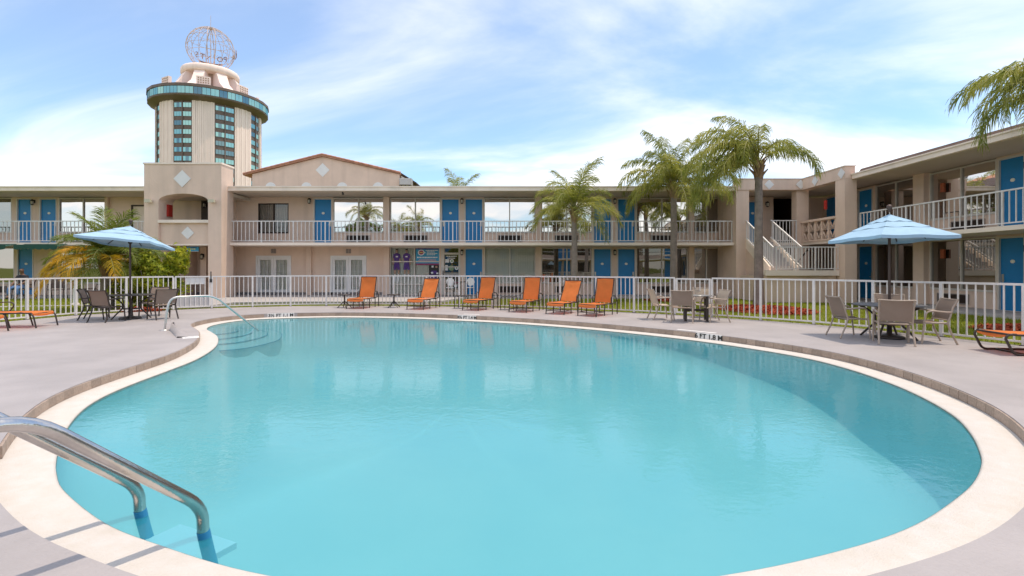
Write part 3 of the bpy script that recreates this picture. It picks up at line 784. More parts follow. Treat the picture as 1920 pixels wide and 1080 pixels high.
# glass door
a, c, z0, z1 = GD
fr = MB().box(a, -.02, z0, a + .17, .1, z1).box(c - .09, -.02, z0, c, .1, z1).box(a + .17, -.02, 2.19, c - .09, .1, 2.29).box(a + .17, -.02, z0, c - .09, .1, z0 + .14).box(a + .17, .0, 1.52, c - .09, .09, 1.57).box(a + .17, .0, 1.14, c - .09, .09, 1.19).box(a + .17, -.02, z1 - .06, c - .09, .1, z1)
gd = fr.build('glass_door', FRAMEC, mw)
for q0, q1 in ((z0 + .14, 1.14), (1.19, 1.52), (1.57, 2.19), (2.29, z1 - .06)): MB().box(a + .17, .05, q0, c - .09, .056, q1).build('pane', DIMGL, gd)
b = MB(); bar(b, 834.5, 842, 486, 492.5, .042, 0); ell(b, 847, 489.5, 3.6, 3.5, .042, 0); ell(b, 847, 489.5, 1.8, 1.8, .038, 1); bar(b, 834.5, 839.5, 497, 507, .042, 0); ell(b, 846, 502.5, 5.4, 5, .042, 1); ell(b, 856, 502.5, 3.4, 3.5, .042, 0); ell(b, 856, 502.5, 1.5, 1.5, .038, 1)
ell(b, 845, 536, 3.0, 2.6, .042, 1); ell(b, 854, 536, 3.2, 3, .042, 0); ell(b, 845, 537, 1.2, 1.2, .038, 0)
dashes(b, 837, 856, 480.5, 1.8, 0, .044); dashes(b, 839, 853, 484, 1.5, 0, .044); bar(b, 848, 859, 529, 530.4, .042, 2)
for q in range(7): ell(b, 842.5 + q * 1.1, 500.5 + (q % 3) * 1.8, .5, .5, .038, 0, 6)
b.build('printed_sticker', [PAPER, PRINTGR, MAGENTA], gd)
MB().box(a + .10, -.06, 1.0, a + .13, -.02, 1.35).build('handle', DARKBR, gd)
# pilasters, base strip, lanterns
for q0, q1 in ((200.5, 206), (720, 731), (1004, 1015), (1290, 1300)):
    MB().box(X(q0), -.16, ZS1, X(q1), -.003, ZR0 - .002).build('pilaster', STUCCO, mw)
for q0, q1 in ((576, 585.5), (720, 731), (1004, 1015), (1290, 1300)):
    MB().box(X(q0), -.16, Z1, X(q1), -.003, ZS0 - .002).build('pilaster', STUCCO, mw)
MB().box(X(431), -.9, Z1, X(444), -.003, ZS0 - .002).box(X(431), -.9, ZS1, X(444), -.003, ZR0 - .002).build('pilaster', STUCCO, mw)
MB().box(-17.0, -.03, Z1 - .06, X(576), -.004, Z1 + .13).box(X(587), -.03, Z1 - .06, X(718), -.004, Z1 + .13).build('base_strip', mat('base_grey', (0.20, 0.18, 0.175), 0.8), mw)
for px in (581.5, 866.5, 1152): lantern(mw, X(px), 0, 1.5 + (502 - 378) * 26 / 930)
for px in (866.5, 1152): lantern(mw, X(px), 0, 1.5 + (502 - 474) * 26 / 930)
lantern(mw, X(437.5), -.9, 1.5 + (502 - 379) * 25.1 / 930); lantern(mw, X(437.5), -.9, 1.5 + (502 - 474) * 25.1 / 930); lantern(mw, X(60.5 + 4), 0, 4.9)
# slab, roof, railings
MB().box(XA, -1.9, ZS0, XB, -.001, ZS1 - .02).build('balcony_slab', STUCCO2, mw)
eaves(mw, XA, X(1392), 9)
railing(mw, -13.85, 10.78, -1.72, 2.80, 3.80)
railing(mw, -33.5, -17.5, -1.72, 2.80, 3.80)
MB().box(XA, .22, 0, XB, 8.5, ZR0).build('rear_block', STUCCO, mw)
# sagging string light clip at the eave
MB().tube([(X(664), -1.8, ZR0 - .0), (X(665), -1.8, ZR0 - .1)], .03, 6).lathe([(0, -.14), (.06, -.1), (.03, -.02)], 8, (X(665), -1.8, ZR0 - .02)).build('eave_lamp', LAMPBLK, mw)

# ---- right wing
rw = thing('motel_wing', 'beige motel wing along the right with a balcony over shaded rooms', 'building', (16.3, 24, 0), R(-90))
LW = 20.0
ru = [('door', .62, 1.60, dict(s=1)), ('win', 1.74, 4.08, dict(g=DIMGL)), ('win', 4.64, 7.32, dict(g=MIRROR, ac=(5.6, 6.9))), ('door', 7.36, 8.26, dict(s=-1)), ('door', 8.60, 9.5, dict(s=1)),
      ('win', 9.55, 12.1, dict(g=DIMGL)), ('win', 12.6, 15.2, dict(g=DIMGL)), ('door', 15.25, 16.15, dict(s=-1)), ('door', 16.5, 17.4, dict(s=1)), ('win', 17.45, 19.9, dict(g=DIMGL))]
rd = [(k_, a_, c_, dict(o_)) for k_, a_, c_, o_ in ru]
for q in rd:
    if q[0] == 'win': q[3]['g'] = DIMGL
rd[2][3]['ac'] = (5.0, 6.3)
walls(rw, (0, LW), [(a_, c_) for _, a_, c_, _ in ru], ZS1, ZR0)
walls(rw, (0, LW), [(a_, c_) for _, a_, c_, _ in rd], Z1 - .1, ZS0)
for fl, z0, z1 in ((ru, ZS1, ZR0 - .004), (rd, Z1, ZS0 - .004)):
    for kind, a_, c_, k in fl:
        if kind == 'door': door(rw, a_, c_, z0, z1 - .06, k.get('s', 1)); MB().box(a_, 0.0, z1 - .06, c_, .2, z1).build('lintel', STUCCO, rw)
        else: window(rw, a_, c_, z0 + .58, z1 - .03, z0, k['g'], 2, k.get('ac'), None)
for q0, q1 in ((4.10, 4.62), (12.12, 12.58)):
    for z0, z1 in ((ZS1, ZR0 - .002), (Z1, ZS0 - .002)):
        MB().box(q0, -.22, z0, q1, -.003, z1).build('pilaster', STUCCO, rw)
for z in (4.72, 2.1): lantern(rw, 8.43, 0, z)
for q0 in (.30, 5.2):
    for z in (4.35, 1.85): MB().box(q0, -.07, z, q0 + .16, -.001, z + .34).build('alarm_box', BOXOR, rw)
MB().box(3.2, -1.9, ZS0, LW, -.001, ZS1 - .02).build('balcony_slab', STUCCO2, rw)
eaves(rw, 3.2, LW, 9)
MB().prism([(-1.85, ZR1), (-1.7, ZR1 + .2), (1.6, ZR1 + .34), (8.9, ZR1 + .34), (8.9, ZR1)], 3.25, LW, 'x').build('roof_edge', ROOFBR, rw)
MB().prism([(-2.0, ZR1 + .002), (-1.86, ZR1 + .06), (-1.80, ZR1 + .06), (-1.80, ZR1 + .002)], 3.25, LW, 'x').build('roof_flashing', TERRA, rw)
railing(rw, 3.22, 16.5, -1.72, 2.80, 3.80, .2, 6)
MB().tube([(2.95, -2.02, .1), (2.95, -2.02, ZR0 + .1)], .05, 8).build('drain_pipe', STUCCO2, rw)
MB().box(0, .22, 0, LW, 8.5, ZR0).build('rear_block', STUCCO, rw)

# ---- corner stair hall between the wings
ch = thing('corner_stair_hall', 'open beige corner hall with diamond trimmed parapet joining both wings', 'building', (12.4, 24, 0))
ch_o = Vector((12.4, 24, 0))
def CB(): return MB()
def cbuild(b, name, m, parent=None):
    b.v = [(x - ch_o.x, y - ch_o.y, z - ch_o.z) for x, y, z in b.v]
    return b.build(name, m, parent or ch)
cbuild(CB().box(10.80, 23.9, 0, 11.42, 26.2, 5.248), 'column', STUCCO)
cbuild(CB().box(10.80, 23.86, 5.25, 14.25, 24.25, 5.76), 'parapet', STUCCO)
cbuild(CB().box(13.97, 20.82, 5.25, 14.4, 23.855, 5.76), 'parapet', STUCCO)
cbuild(CB().box(10.78, 23.83, 5.762, 14.27, 24.28, 5.80).box(13.94, 20.79, 5.762, 14.43, 23.825, 5.80), 'parapet_cap', STUCCO2)
cbuild(CB().box(13.78, 24.0, 0, 14.36, 24.45, 5.248), 'column', STUCCO)
cbuild(CB().box(13.98, 20.83, 0, 14.48, 21.45, 5.248), 'column', STUCCO)
cbuild(CB().prism([(10.8, 24.26), (14.41, 24.26), (14.41, 20.85), (17, 20.85), (17, 27), (10.8, 27)], ZR0 + .05, ZR0 + .3), 'roof', SOFFIT)
cbuild(CB().box(11.43, 24.05, ZS0, 16.29, 26.0, ZS1 - .02).box(14.05, 20.9, ZS0, 16.29, 24.048, ZS1 - .02), 'upper_floor', STUCCO2)
for z0, z1 in ((0, ZS0), (ZS1, ZR0)):
    for bx in ((11.43, z0, 12.28, z1), (13.02, z0, 13.72, z1), (15.15, z0, 16.5, z1), (12.28, z1 - .18, 13.02, z1)): cbuild(CB().box(bx[0], 26.03, bx[1], bx[2], 26.25, bx[3]), 'wall', STUCCO)
cbuild(CB().box(11.43, 26.03, ZS0, 16.5, 26.25, ZS1), 'wall', STUCCO)
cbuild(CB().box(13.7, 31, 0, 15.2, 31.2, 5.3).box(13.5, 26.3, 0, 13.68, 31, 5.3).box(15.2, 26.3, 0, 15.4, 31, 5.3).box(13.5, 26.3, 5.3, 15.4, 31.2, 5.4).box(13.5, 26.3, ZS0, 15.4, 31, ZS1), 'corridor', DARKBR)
dd = door(ch, 12.28 - ch_o.x, 13.02 - ch_o.x, ZS1, ZR0 - .2, 1, y=26.03 - 24)
door(ch, 12.28 - ch_o.x, 13.02 - ch_o.x, Z1, ZS0 - .2, 1, y=26.03 - 24)
dd2 = cbuild(CB().box(16.24, 24.75, ZS1, 16.30, 25.6, ZR0 - .15), 'door', BLUE)
cbuild(CB().box(16.30, 24.02, 0, 16.5, 26.02, ZR0), 'wall', STUCCO)
lantern(ch, 13.35 - ch_o.x, 2.03, 4.8)
def diamond(parent, c, u, v, s_, nrm, m=WHITEP, name='diamond'):
    c = Vector(c); u = Vector(u); v = Vector(v); nr = Vector(nrm)
    pts = [c + v * s_, c + u * s_, c - v * s_, c - u * s_]
    b = MB(); b.add([p + nr * .012 for p in pts] + [p - nr * .0 for p in pts], [(0, 1, 2, 3), (7, 6, 5, 4), (0, 4, 5, 1), (1, 5, 6, 2), (2, 6, 7, 3), (3, 7, 4, 0)])
    return b.build(name, m, parent)
for x_ in (12.36, 13.88): diamond(ch, (x_ - ch_o.x, 23.845 - 24, 5.5), (1, 0, 0), (0, 0, 1), .235, (0, -1, 0))
for y_ in (22.85, 21.02): diamond(ch, (13.96 - ch_o.x, y_ - 24, 5.5), (0, 1, 0), (0, 0, 1), .235, (-1, 0, 0))
cbuild(CB().box(13.92, 22.0, 4.1, 13.98, 22.14, 4.5), 'extinguisher_box', RED)
# pierced block balustrade
cbuild(CB().box(13.93, 21.46, 3.64, 14.2, 23.98, 3.74).box(14.0, 21.46, ZS1 - .02, 14.14, 23.98, 2.80), 'balustrade_rail', STUCCO)
bp = MB().box(-.05, -.05, 2.80, .05, .05, 3.64).mesh('balustrade_post', STUCCO)
def curl():
    b = MB()
    for k in range(2):
        z0 = .0 + k * .42
        for sg in (1, -1):
            pts = [(0, .06 * sg, z0 + .04)] + [(0, sg * (.105 - .075 * math.cos(t) * (1 - t / 9)), z0 + .21 + .15 * math.sin(t - 1.2) * (1 - t / 9)) for t in [q * .55 for q in range(9)]]
            b.tube(pts, .027, 5)
        b.box(-.04, -.2, z0 + .405, .04, .2, z0 + .42)
    return b.mesh('screen_block', STUCCO)
cm = curl()
for k in range(6):
    y_ = 21.52 + k * .482
    put('balustrade_post', bp, ch, (14.07 - ch_o.x, y_ - 24, 0))
    if k < 5: put('screen_block', cm, ch, (14.07 - ch_o.x, y_ + .241 - 24, 2.80))
rl = railing(ch, 12.6 - ch_o.x, 13.76 - ch_o.x, 24.0 - 24 - .03, 2.80, 3.80, .17, 7, 'hall_railing')

# ---- staircase
sc0 = Vector((12.4, 21.2, 0))
stc = thing('staircase', 'concrete staircase with white railings climbing to the corner balcony', 'staircase', sc0)
def sb(b, name, m, parent=None):
    b.v = [(x - sc0.x, y - sc0.y, z) for x, y, z in b.v]
    return b.build(name, m, parent or stc)
sb(MB().box(10.82, 21.14, 1.16, 13.96, 21.24, 1.39).box(10.86, 21.24, 1.2, 13.96, 22.2, 1.385), 'landing', STUCCO2)
sb(MB().box(10.95, 21.32, 0, 13.94, 21.5, 1.155).box(10.95, 21.5, 0, 11.12, 24.0, 1.155), 'landing_wall', STUCCO)
N = 7
for k in range(N):
    y1_ = 22.0 + 2.0 * (k) / N; z1_ = 1.39 + 1.335 * (k + 1) / N
    sb(MB().box(11.36, y1_, z1_ - .19, 12.48, y1_ + 2.0 / N + .03, z1_), 'step', WALK)
sb(MB().prism([(21.75, 1.392), (21.75, 1.55), (24.0, 2.98), (24.0, 2.5), (22.2, 1.392)], 11.26, 11.355, 'x'), 'stringer', STUCCO2)
sb(MB().prism([(21.75, 1.392), (21.75, 1.55), (24.0, 2.98), (24.0, 2.5), (22.2, 1.392)], 12.485, 12.57, 'x'), 'stringer', STUCCO2)
sb(MB().prism([(22.2, 1.156), (22.2, 1.39), (24.0, 2.49), (24.0, 1.156)], 11.28, 11.34, 'x'), 'stair_wall', STUCCO)
for xx in (11.30, 12.53):
    b = MB().bar((xx, 21.45, 2.38), (xx, 24.0, 3.80), .05, .05).bar((xx, 21.45, 1.52), (xx, 24.0, 2.98), .035, .035)
    r_ = sb(b, 'stair_railing', WHITEP)
    bm_ = MB().box(-.013, -.013, 0, .013, .013, .84).mesh('baluster', WHITEP)
    for k in range(17):
        t = (k + .3) / 17; y_ = 21.45 + 2.55 * t
        put('baluster', bm_, r_, (xx - sc0.x, y_ - sc0.y, 1.53 + 1.45 * t))
r_ = sb(MB().box(11.26, 21.16, 2.36, 13.95, 21.21, 2.405).box(11.26, 21.17, 1.44, 13.95, 21.205, 1.475), 'landing_railing', RAILP)
bm_ = MB().box(-.013, -.013, 1.475, .013, .013, 2.36).mesh('baluster', RAILP); pm_ = MB().box(-.024, -.024, 1.39, .024, .024, 2.36).mesh('rail_post', RAILP)
for k in range(20):
    put('rail_post' if k % 6 == 0 else 'baluster', pm_ if k % 6 == 0 else bm_, r_, (11.29 + 2.64 * k / 19 - sc0.x, 21.19 - sc0.y, 0))
for k in range(7):
    sb(MB().box(12.75, 22.2 + k * .26, 1.39 - .187 * (k + 1) - .15, 13.75, 22.2 + k * .26 + .28, 1.39 - .187 * (k + 1)), 'step', WALK)
sb(MB().tube(arc((13.2, 21.7, 2.2), (13.2, 22.0, 2.45), (13.2, 22.3, 2.2), 5) + [Vector((13.2, 24.0, .95))], .03, 6), 'handrail', BROWNM)

# ---- entrance tower
et = thing('entrance_tower', 'square beige entrance tower with arched opening and white diamonds', 'building', (-15.53, 23.4, 0))
e0 = Vector((-15.53, 23.4, 0))
def eb(b, name, m, parent=None):
    b.v = [(x - e0.x, y - e0.y, z) for x, y, z in b.v]
    return b.build(name, m, parent or et)
TL, TR, OL, OR = -17.36, -13.71, -16.68, -14.34
AX = (OL + OR) / 2; hw = (OR - OL) / 2
arch = [(AX + hw * math.cos(a), 4.66 + .34 * math.sin(a)) for a in [math.pi * k / 14 for k in range(15)]]
eb(MB().box(TL, 23.4, 0, OL, 24.4, 4.66).box(OR, 23.4, 0, TR, 24.4, 4.66).prism([(TL, 4.66), (TL, 6.38), (TR, 6.38), (TR, 4.66)] + arch, 23.4, 24.4, 'y'), 'wall', STUCCO)
eb(MB().box(TL - .03, 23.36, 6.382, TR + .03, 24.44, 6.46), 'coping', STUCCO2)
eb(MB().box(OL + .002, 23.52, 2.62, OR - .002, 23.72, 3.62), 'parapet_panel', STUCCO)
eb(MB().box(OL - .02, 23.375, 3.622, OR + .02, 23.76, 3.76).box(OL + .002, 23.46, 2.56, OR - .002, 23.8, 2.618), 'ledge', STUCCO2)
eb(MB().box(OL, 23.73, 2.6, OR, 26.0, 2.74), 'upper_floor', SOFFIT)
eb(MB().box(TL, 24.405, 5.0, TR, 26.2, 5.15), 'ceiling', SOFFIT)
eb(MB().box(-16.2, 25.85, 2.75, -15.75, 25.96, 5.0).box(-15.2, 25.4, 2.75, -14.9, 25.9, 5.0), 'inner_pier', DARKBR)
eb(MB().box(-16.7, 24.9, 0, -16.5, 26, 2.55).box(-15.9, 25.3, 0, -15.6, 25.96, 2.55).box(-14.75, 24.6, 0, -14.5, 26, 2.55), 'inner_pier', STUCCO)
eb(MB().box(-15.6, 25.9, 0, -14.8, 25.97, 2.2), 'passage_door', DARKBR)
diamond(et, (-15.55 - e0.x, -.012, 5.70), (1, 0, 0), (0, 0, 1), .41, (0, -1, 0))
diamond(et, (-15.37 - e0.x, .108, 3.15), (1, 0, 0), (0, 0, 1), .305, (0, -1, 0))
for px in (282.5, 401):
    x_ = (px - 960) * 23.4 / 930; z_ = 1.5 + (502 - 377) * 23.4 / 930
    l = eb(MB().box(x_ - .06, 23.36, z_ - .05, x_ + .06, 23.399, z_ + .07).bar((x_, 23.36, z_), (x_, 23.28, z_ - .02), .03, .03), 'floodlight', FRAMEC)
    eb(MB().box(x_ - .14, 23.16, z_ - .09, x_ + .14, 23.28, z_ + .06), 'lamp_head', mat('flood_glass', (0.55, 0.50, 0.36), 0.3), l)
eb(MB().box(OL + .001, 23.95, 3.98, OL + .09, 24.25, 4.55), 'extinguisher_cabinet', RED)
b = MB().box(-15.66, 23.9, 2.30, -15.10, 23.93, 2.52, 0); b.box(-15.66, 23.895, 2.285, -15.10, 23.93, 2.30, 1)
b.prism([(-15.55, 2.385), (-15.55, 2.415), (-15.3, 2.415), (-15.3, 2.435), (-15.24, 2.40), (-15.3, 2.365), (-15.3, 2.385)], 23.893, 23.899, 'y', 2)
for k in range(9): b.box(-15.58 + k * .045, 23.893, 2.455, -15.58 + k * .045 + .03, 23.899, 2.485, 3)
sg = eb(b, 'hanging_sign', [SIGNCYAN, PAPER, SIGNYEL, PURPLE])
for px, py in ((337 + 4, 379), ):
    lantern(et, -15.97 - e0.x, 2.5 - .03, 4.75)
lantern(et, -15.75 - e0.x, 1.9, 2.05)

# ---- gabled building behind
gb = thing('gabled_building', 'beige gabled building with terracotta tiled verge rising behind the roof', 'building', (-15.2, 40, 0))
g0 = Vector((-15.2, 40, 0))
def gbd(b, name, m, parent=None):
    b.v = [(x - g0.x, y - g0.y, z) for x, y, z in b.v]
    return b.build(name, m, parent or gb)
gbd(MB().prism([(-20.95, 0), (-9.1, 0), (-9.1, 9.05), (-15.27, 10.45), (-20.95, 9.05)], 40, 62, 'y'), 'wall', STUCCO)
gbd(MB().prism([(-21.6, 8.92), (-15.27, 10.47), (-9.0, 9.05), (-9.0, 9.14), (-15.27, 10.6), (-21.6, 9.02)], 39.8, 62.2, 'y'), 'roof', TERRA)
rm = MB(); 
for a_ in range(7):
    t0 = math.pi * a_ / 6
rmesh = MB().tube([(0, 0, 0), (.40, 0, 0)], [.085, .07], 8).mesh('tile', TERRA)
for (p, q) in (((-21.6, 39.82, 9.05), (-15.27, 39.82, 10.63)), ((-8.95, 39.82, 9.15), (-15.27, 39.82, 10.63))):
    p = Vector(p); q = Vector(q); n_ = 17
    for k in range(n_):
        c_ = p.lerp(q, k / n_) - g0
        o = put('tile', rmesh, gb, c_); o.rotation_euler = (q - p).to_track_quat('X', 'Z').to_euler()
diamond(gb, (-15.27 - g0.x, -.003, 9.38), (1, 0, 0), (0, 0, 1), .56, (0, -1, 0))
for px in (508, 575, 642, 709):
    x_ = (px - 960) * 40 / 930
    pts = [(x_ - .42, 6.6), (x_ + .42, 6.6)] + [(x_ + .42 * math.cos(a), 7.96 + .42 * math.sin(a)) for a in [math.pi * k / 12 for k in range(13)]]
    gbd(MB().prism(pts, 39.93, 39.998, 'y'), 'arched_window', WHITEP)
gbd(MB().prism([(-9.05, 9.12), (-7.75, 8.33), (-7.75, 8.42), (-9.05, 9.24)], 40.3, 62, 'y'), 'side_roof', DARKBR)
gbd(MB().prism([(-9.05, 9.0), (-8.2, 8.5), (-8.9, 8.5)], 40.4, 40.6, 'y'), 'roof_bracket', WHITEP)
u_ = gbd(MB().box(-9.0, 39.6, 8.12, -8.05, 40.3, 8.66), 'rooftop_unit', ALU)
for k in range(5): gbd(MB().box(-8.95, 39.57, 8.2 + k * .09, -8.1, 39.598, 8.24 + k * .09), 'louvre', WHITEP, u_)
gbd(MB().box(-8.9, 39.7, 7.7, -8.8, 39.8, 8.118).box(-8.3, 39.7, 7.7, -8.2, 39.8, 8.118).box(-8.6, 39.7, 7.7, -8.5, 39.8, 8.118), 'unit_leg', DARKBR, u_)

# ---- round hotel tower far behind
HX, HY = -103.8, 170.9
ht = thing('hotel_tower', 'tall round hotel tower with teal windows and overhanging glazed crown', 'building', (HX, HY, 0))
base_ang = math.atan2(-.8545, .519)          # towards the court
RS = 15.55
MB().lathe([(RS - .45, 0), (RS - .45, 54.4)], 64, m=0).build('shaft', BRONZE, ht)
def pol(r, phi, z):                            # phi to the right as seen from the court
    a = base_ang + phi
    return (r * math.cos(a), r * math.sin(a), z)
for k in range(8):
    c_ = R(15 + 45 * k); b = MB(); cols = []
    n_ = 12
    for j in range(n_ + 1):
        ph = c_ + R(11 + 23.0 * j / n_)
        rr = RS
        cols.append(ph)
    for j in range(n_):
        p0, p1 = cols[j] + .0006 * 3, cols[j + 1] - .0006 * 3
        rr = RS + (0.10 if j % 3 == 1 else 0)
        vs = [pol(rr, p0, 0), pol(rr, p1, 0), pol(rr, p1, 54.3), pol(rr, p0, 54.3), pol(RS - .5, p0, 0), pol(RS - .5, p1, 0), pol(RS - .5, p1, 54.3), pol(RS - .5, p0, 54.3)]
        b.add(vs, [(0, 1, 2, 3), (0, 4, 7, 3), (1, 5, 6, 2), (3, 2, 6, 7)])
    b.build('concrete_panel', CONC, ht)
    m_ = MB().box(*pol(RS - .5, c_, 0)[:2], 20, pol(RS - .5, c_, 0)[0] + .01, pol(RS - .5, c_, 0)[1] + .01, 20.01)
    q = pol(RS - .32, c_, 0)
    mu = MB().box(-.17, -.2, 8, .17, .2, 54.3).build('mullion', BRONZE, ht, (q[0], q[1], 0)); mu.rotation_euler = (0, 0, base_ang + c_ + math.pi / 2)
def hwin(g1, g2):
    w, h = 2.55, 1.55
    b = MB().box(-w / 2, -.05, 0, w / 2, .05, h, 0)
    for k in range(3):
        a_ = -w / 2 + .06 + k * (w - .06) / 3
        b.box(a_, .05, .06, a_ + (w - .06) / 3 - .06, .09, h - .06, 1 if k != 1 else 2)
    return b.mesh('window', [BRONZE, g1, g2])
wm = [hwin(TEAL, TEAL), hwin(TEAL, TEALD), hwin(TEALD, TEALD)]
random.seed(11)
for k in range(8):
    c_ = 15 + 45 * k
    cc = (c_ + 180) % 360 - 180
    if abs(cc) > 100: continue
    for s_ in (-1, 1):
        for f in range(12):
            ph = R(c_ + s_ * 5.35); q = pol(RS - .43, ph, 51.9 - 2.8 * f)
            o = put('window', random.choice([wm[0], wm[0], wm[1], wm[1], wm[2]]), ht, q)
            o.rotation_euler = (0, 0, base_ang + ph - math.pi / 2)
RC = 17.8
MB().lathe([(RS - .4, 53.9), (RC - .1, 55.0), (RC, 55.05), (RC, 55.6)], 24).lathe([(RC, 57.8), (RC + .25, 57.85), (RC + .25, 58.7), (RC - .2, 58.8), (0.1, 59.0)], 24, smooth=False).lathe([(RC - .25, 55.5), (RC - .25, 57.9)], 24).build('crown', BRONZE, ht)
def cwin(g):
    w = 2 * RC * math.tan(R(3.75)) * .985
    return MB().box(-w / 2, -.06, 0, w / 2, .0, 2.2, 0).box(-w / 2 + .07, 0, .05, -.035, .04, 2.15, 1).box(.035, 0, .05, w / 2 - .07, .04, 2.15, 1).mesh('crown_window', [BRONZE, g])
cw = [cwin(TEAL), cwin(TEAL), cwin(TEALD)]
for k in range(48):
    ph = R(7.5 * k + 3.75); cc = (7.5 * k + 3.75 + 180) % 360 - 180
    if abs(cc) > 110: continue
    q = pol(RC * math.cos(R(7.5)) + (.04 if k % 2 else .04), ph, 55.6)
    o = put('crown_window', random.choice(cw), ht, q); o.rotation_euler = (0, 0, base_ang + ph - math.pi / 2)
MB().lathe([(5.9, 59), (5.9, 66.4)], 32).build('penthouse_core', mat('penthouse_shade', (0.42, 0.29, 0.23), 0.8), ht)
b = MB().lathe([(5.8, 66.3), (8.2, 66.5), (8.75, 66.9), (8.75, 68.3), (8.45, 68.75), (0.1, 69.1)], 40)
for k in range(8):
    ph = R(22.5 + 45 * k)
    a_, c_ = pol(14.5, ph, 59), pol(7.2, ph, 65)
    for w_ in (0,):
        t_ = Vector((-math.sin(base_ang + ph), math.cos(base_ang + ph), 0)) * 1.6
        pts = [Vector(pol(16.4, ph, 58.9)), Vector(pol(13.4, ph, 60.1)), Vector(pol(10.4, ph, 62.4)), Vector(pol(8.1, ph, 66.4)), Vector(pol(5.5, ph, 66.4)), Vector(pol(5.5, ph, 58.9))]
        vs = [p + t_ for p in pts] + [p - t_ for p in pts]
        b.add(vs, [tuple(range(6)), tuple(range(11, 5, -1))] + [(i, (i + 1) % 6, (i + 1) % 6 + 6, i + 6) for i in range(6)])
b.build('penthouse', CONC, ht)
for k, phd in enumerate((-58, -8, 40, 92, -108)):
    q = pol(14.2, R(phd), 58.9)
    o = MB().box(-1.9, -.5, 0, 1.9, .5, 3.4).build('screen_wall', CONC, ht, q); o.rotation_euler = (0, 0, base_ang + R(phd) - math.pi / 2)
    h_ = MB()
    for i in range(5):
        for j in range(4): h_.box(-1.6 + i * .68, .505, .45 + j * .72, -1.6 + i * .68 + .36, .56, .45 + j * .72 + .38)
    h_.build('lattice_opening', mat('lattice_shade', (0.42, 0.25, 0.18), 0.8), o)
# wire globe sign on top
GZ, GR = 76.6, 7.25
gs = thing('globe_sign', 'openwork wire globe carrying letters and a mast on the round tower', 'sign', (HX, HY, 69.1))
def gp_(lat, lon, r=GR):
    return (r * math.cos(lat) * math.cos(lon), r * math.cos(lat) * math.sin(lon), GZ - 69.1 + r * math.sin(lat))
for k in range(9):
    lon = math.pi * k / 9 + base_ang + .2
    MB().tube([gp_(R(a), lon) for a in range(-90, 271, 12)], .065 if k % 4 else .12, 5, cap=False).build('hoop', GLOBEM, gs)
for lat in (-62, -40, -18, 0, 22, 45, 65):
    MB().tube([gp_(R(lat), 2 * math.pi * a / 30) for a in range(31)], .06, 5, cap=False).build('ring', GLOBEM, gs)
MB().tube([(0, 0, 0), (0, 0, 19.3)], [.16, .05], 6).build('mast', GLOBEM, gs)
b = MB()
for k in range(12):
    a_ = 2 * math.pi * k / 12
    b.tube([(2.6 * math.cos(a_), 2.6 * math.sin(a_), -.1), gp_(R(-48), a_ + .26)], .09, 4); b.tube([(2.6 * math.cos(a_), 2.6 * math.sin(a_), -.1), gp_(R(-48), a_ - .26)], .07, 4)
b.build('base_frame', GLOBEM, gs)
random.seed(5)
b = MB()
for k in range(150):
    la, lo = math.asin(random.uniform(-.6, .9)), random.uniform(0, 2 * math.pi); p = Vector(gp_(la, lo)); q = Vector(gp_(la + random.uniform(-.12, .12), lo + random.uniform(-.12, .12)))
    b.tube([p, q], .06, 4)
b.build('continent_outline', GLOBEM, gs)
txt = 'FOUR POINTS'; step = R(13.5)
for i, chr_ in enumerate(txt):
    if chr_ == ' ': continue
    lon = base_ang + math.pi + (i - 7.6) * step
    me = text_mesh(chr_, 2.7, .06, SIGNLET)
    o = put('letter', me, gs, (7.75 * math.cos(lon), 7.75 * math.sin(lon), GZ - 69.1 - .2)); o.rotation_euler = (R(90), 0, lon + math.pi / 2)
b = MB()
for i in range(20):
    lon = base_ang + math.pi + (i - 9.5) * R(3.6)
    b.box(5.9 * math.cos(lon) - .17, 5.9 * math.sin(lon) - .1, 4.45, 5.9 * math.cos(lon) + .17, 5.9 * math.sin(lon) + .1, 4.9, 0)
b.build('small_letter_row', SIGNLET, gs)

# ---- opposite wing, seen only in the window reflections
ow = thing('motel_wing', 'two storey beige motel wing across the court seen mirrored in windows', 'building', (0, -19, 0), R(180))
MB().box(-34, 0, 0, 34, 8, ZR0).build('wall', STUCCO, ow)
MB().box(-34, -1.9, ZS0, 34, -.003, ZS1).build('balcony_slab', STUCCO2, ow)
MB().box(-34, -2.05, ZR0 + .002, 34, 9, ZR1).build('roof', STUCCO2, ow)
for k in range(9):
    x_ = -32 + k * 7.9
    for z0 in (Z1, ZS1):
        for d_ in (0, 1.2): MB().box(x_ + d_, -.04, z0, x_ + d_ + .9, -.004, z0 + 2.3).build('door', BLUE, ow)
        for d_ in (2.2, 5.0): MB().box(x_ + d_, -.03, z0 + .6, x_ + d_ + 2.5, -.004, z0 + 2.3).build('window', DIMGL, ow)
MB().box(-34, -1.75, 3.75, 34, -1.70, 3.80).build('balcony_railing', RAILP, ow)

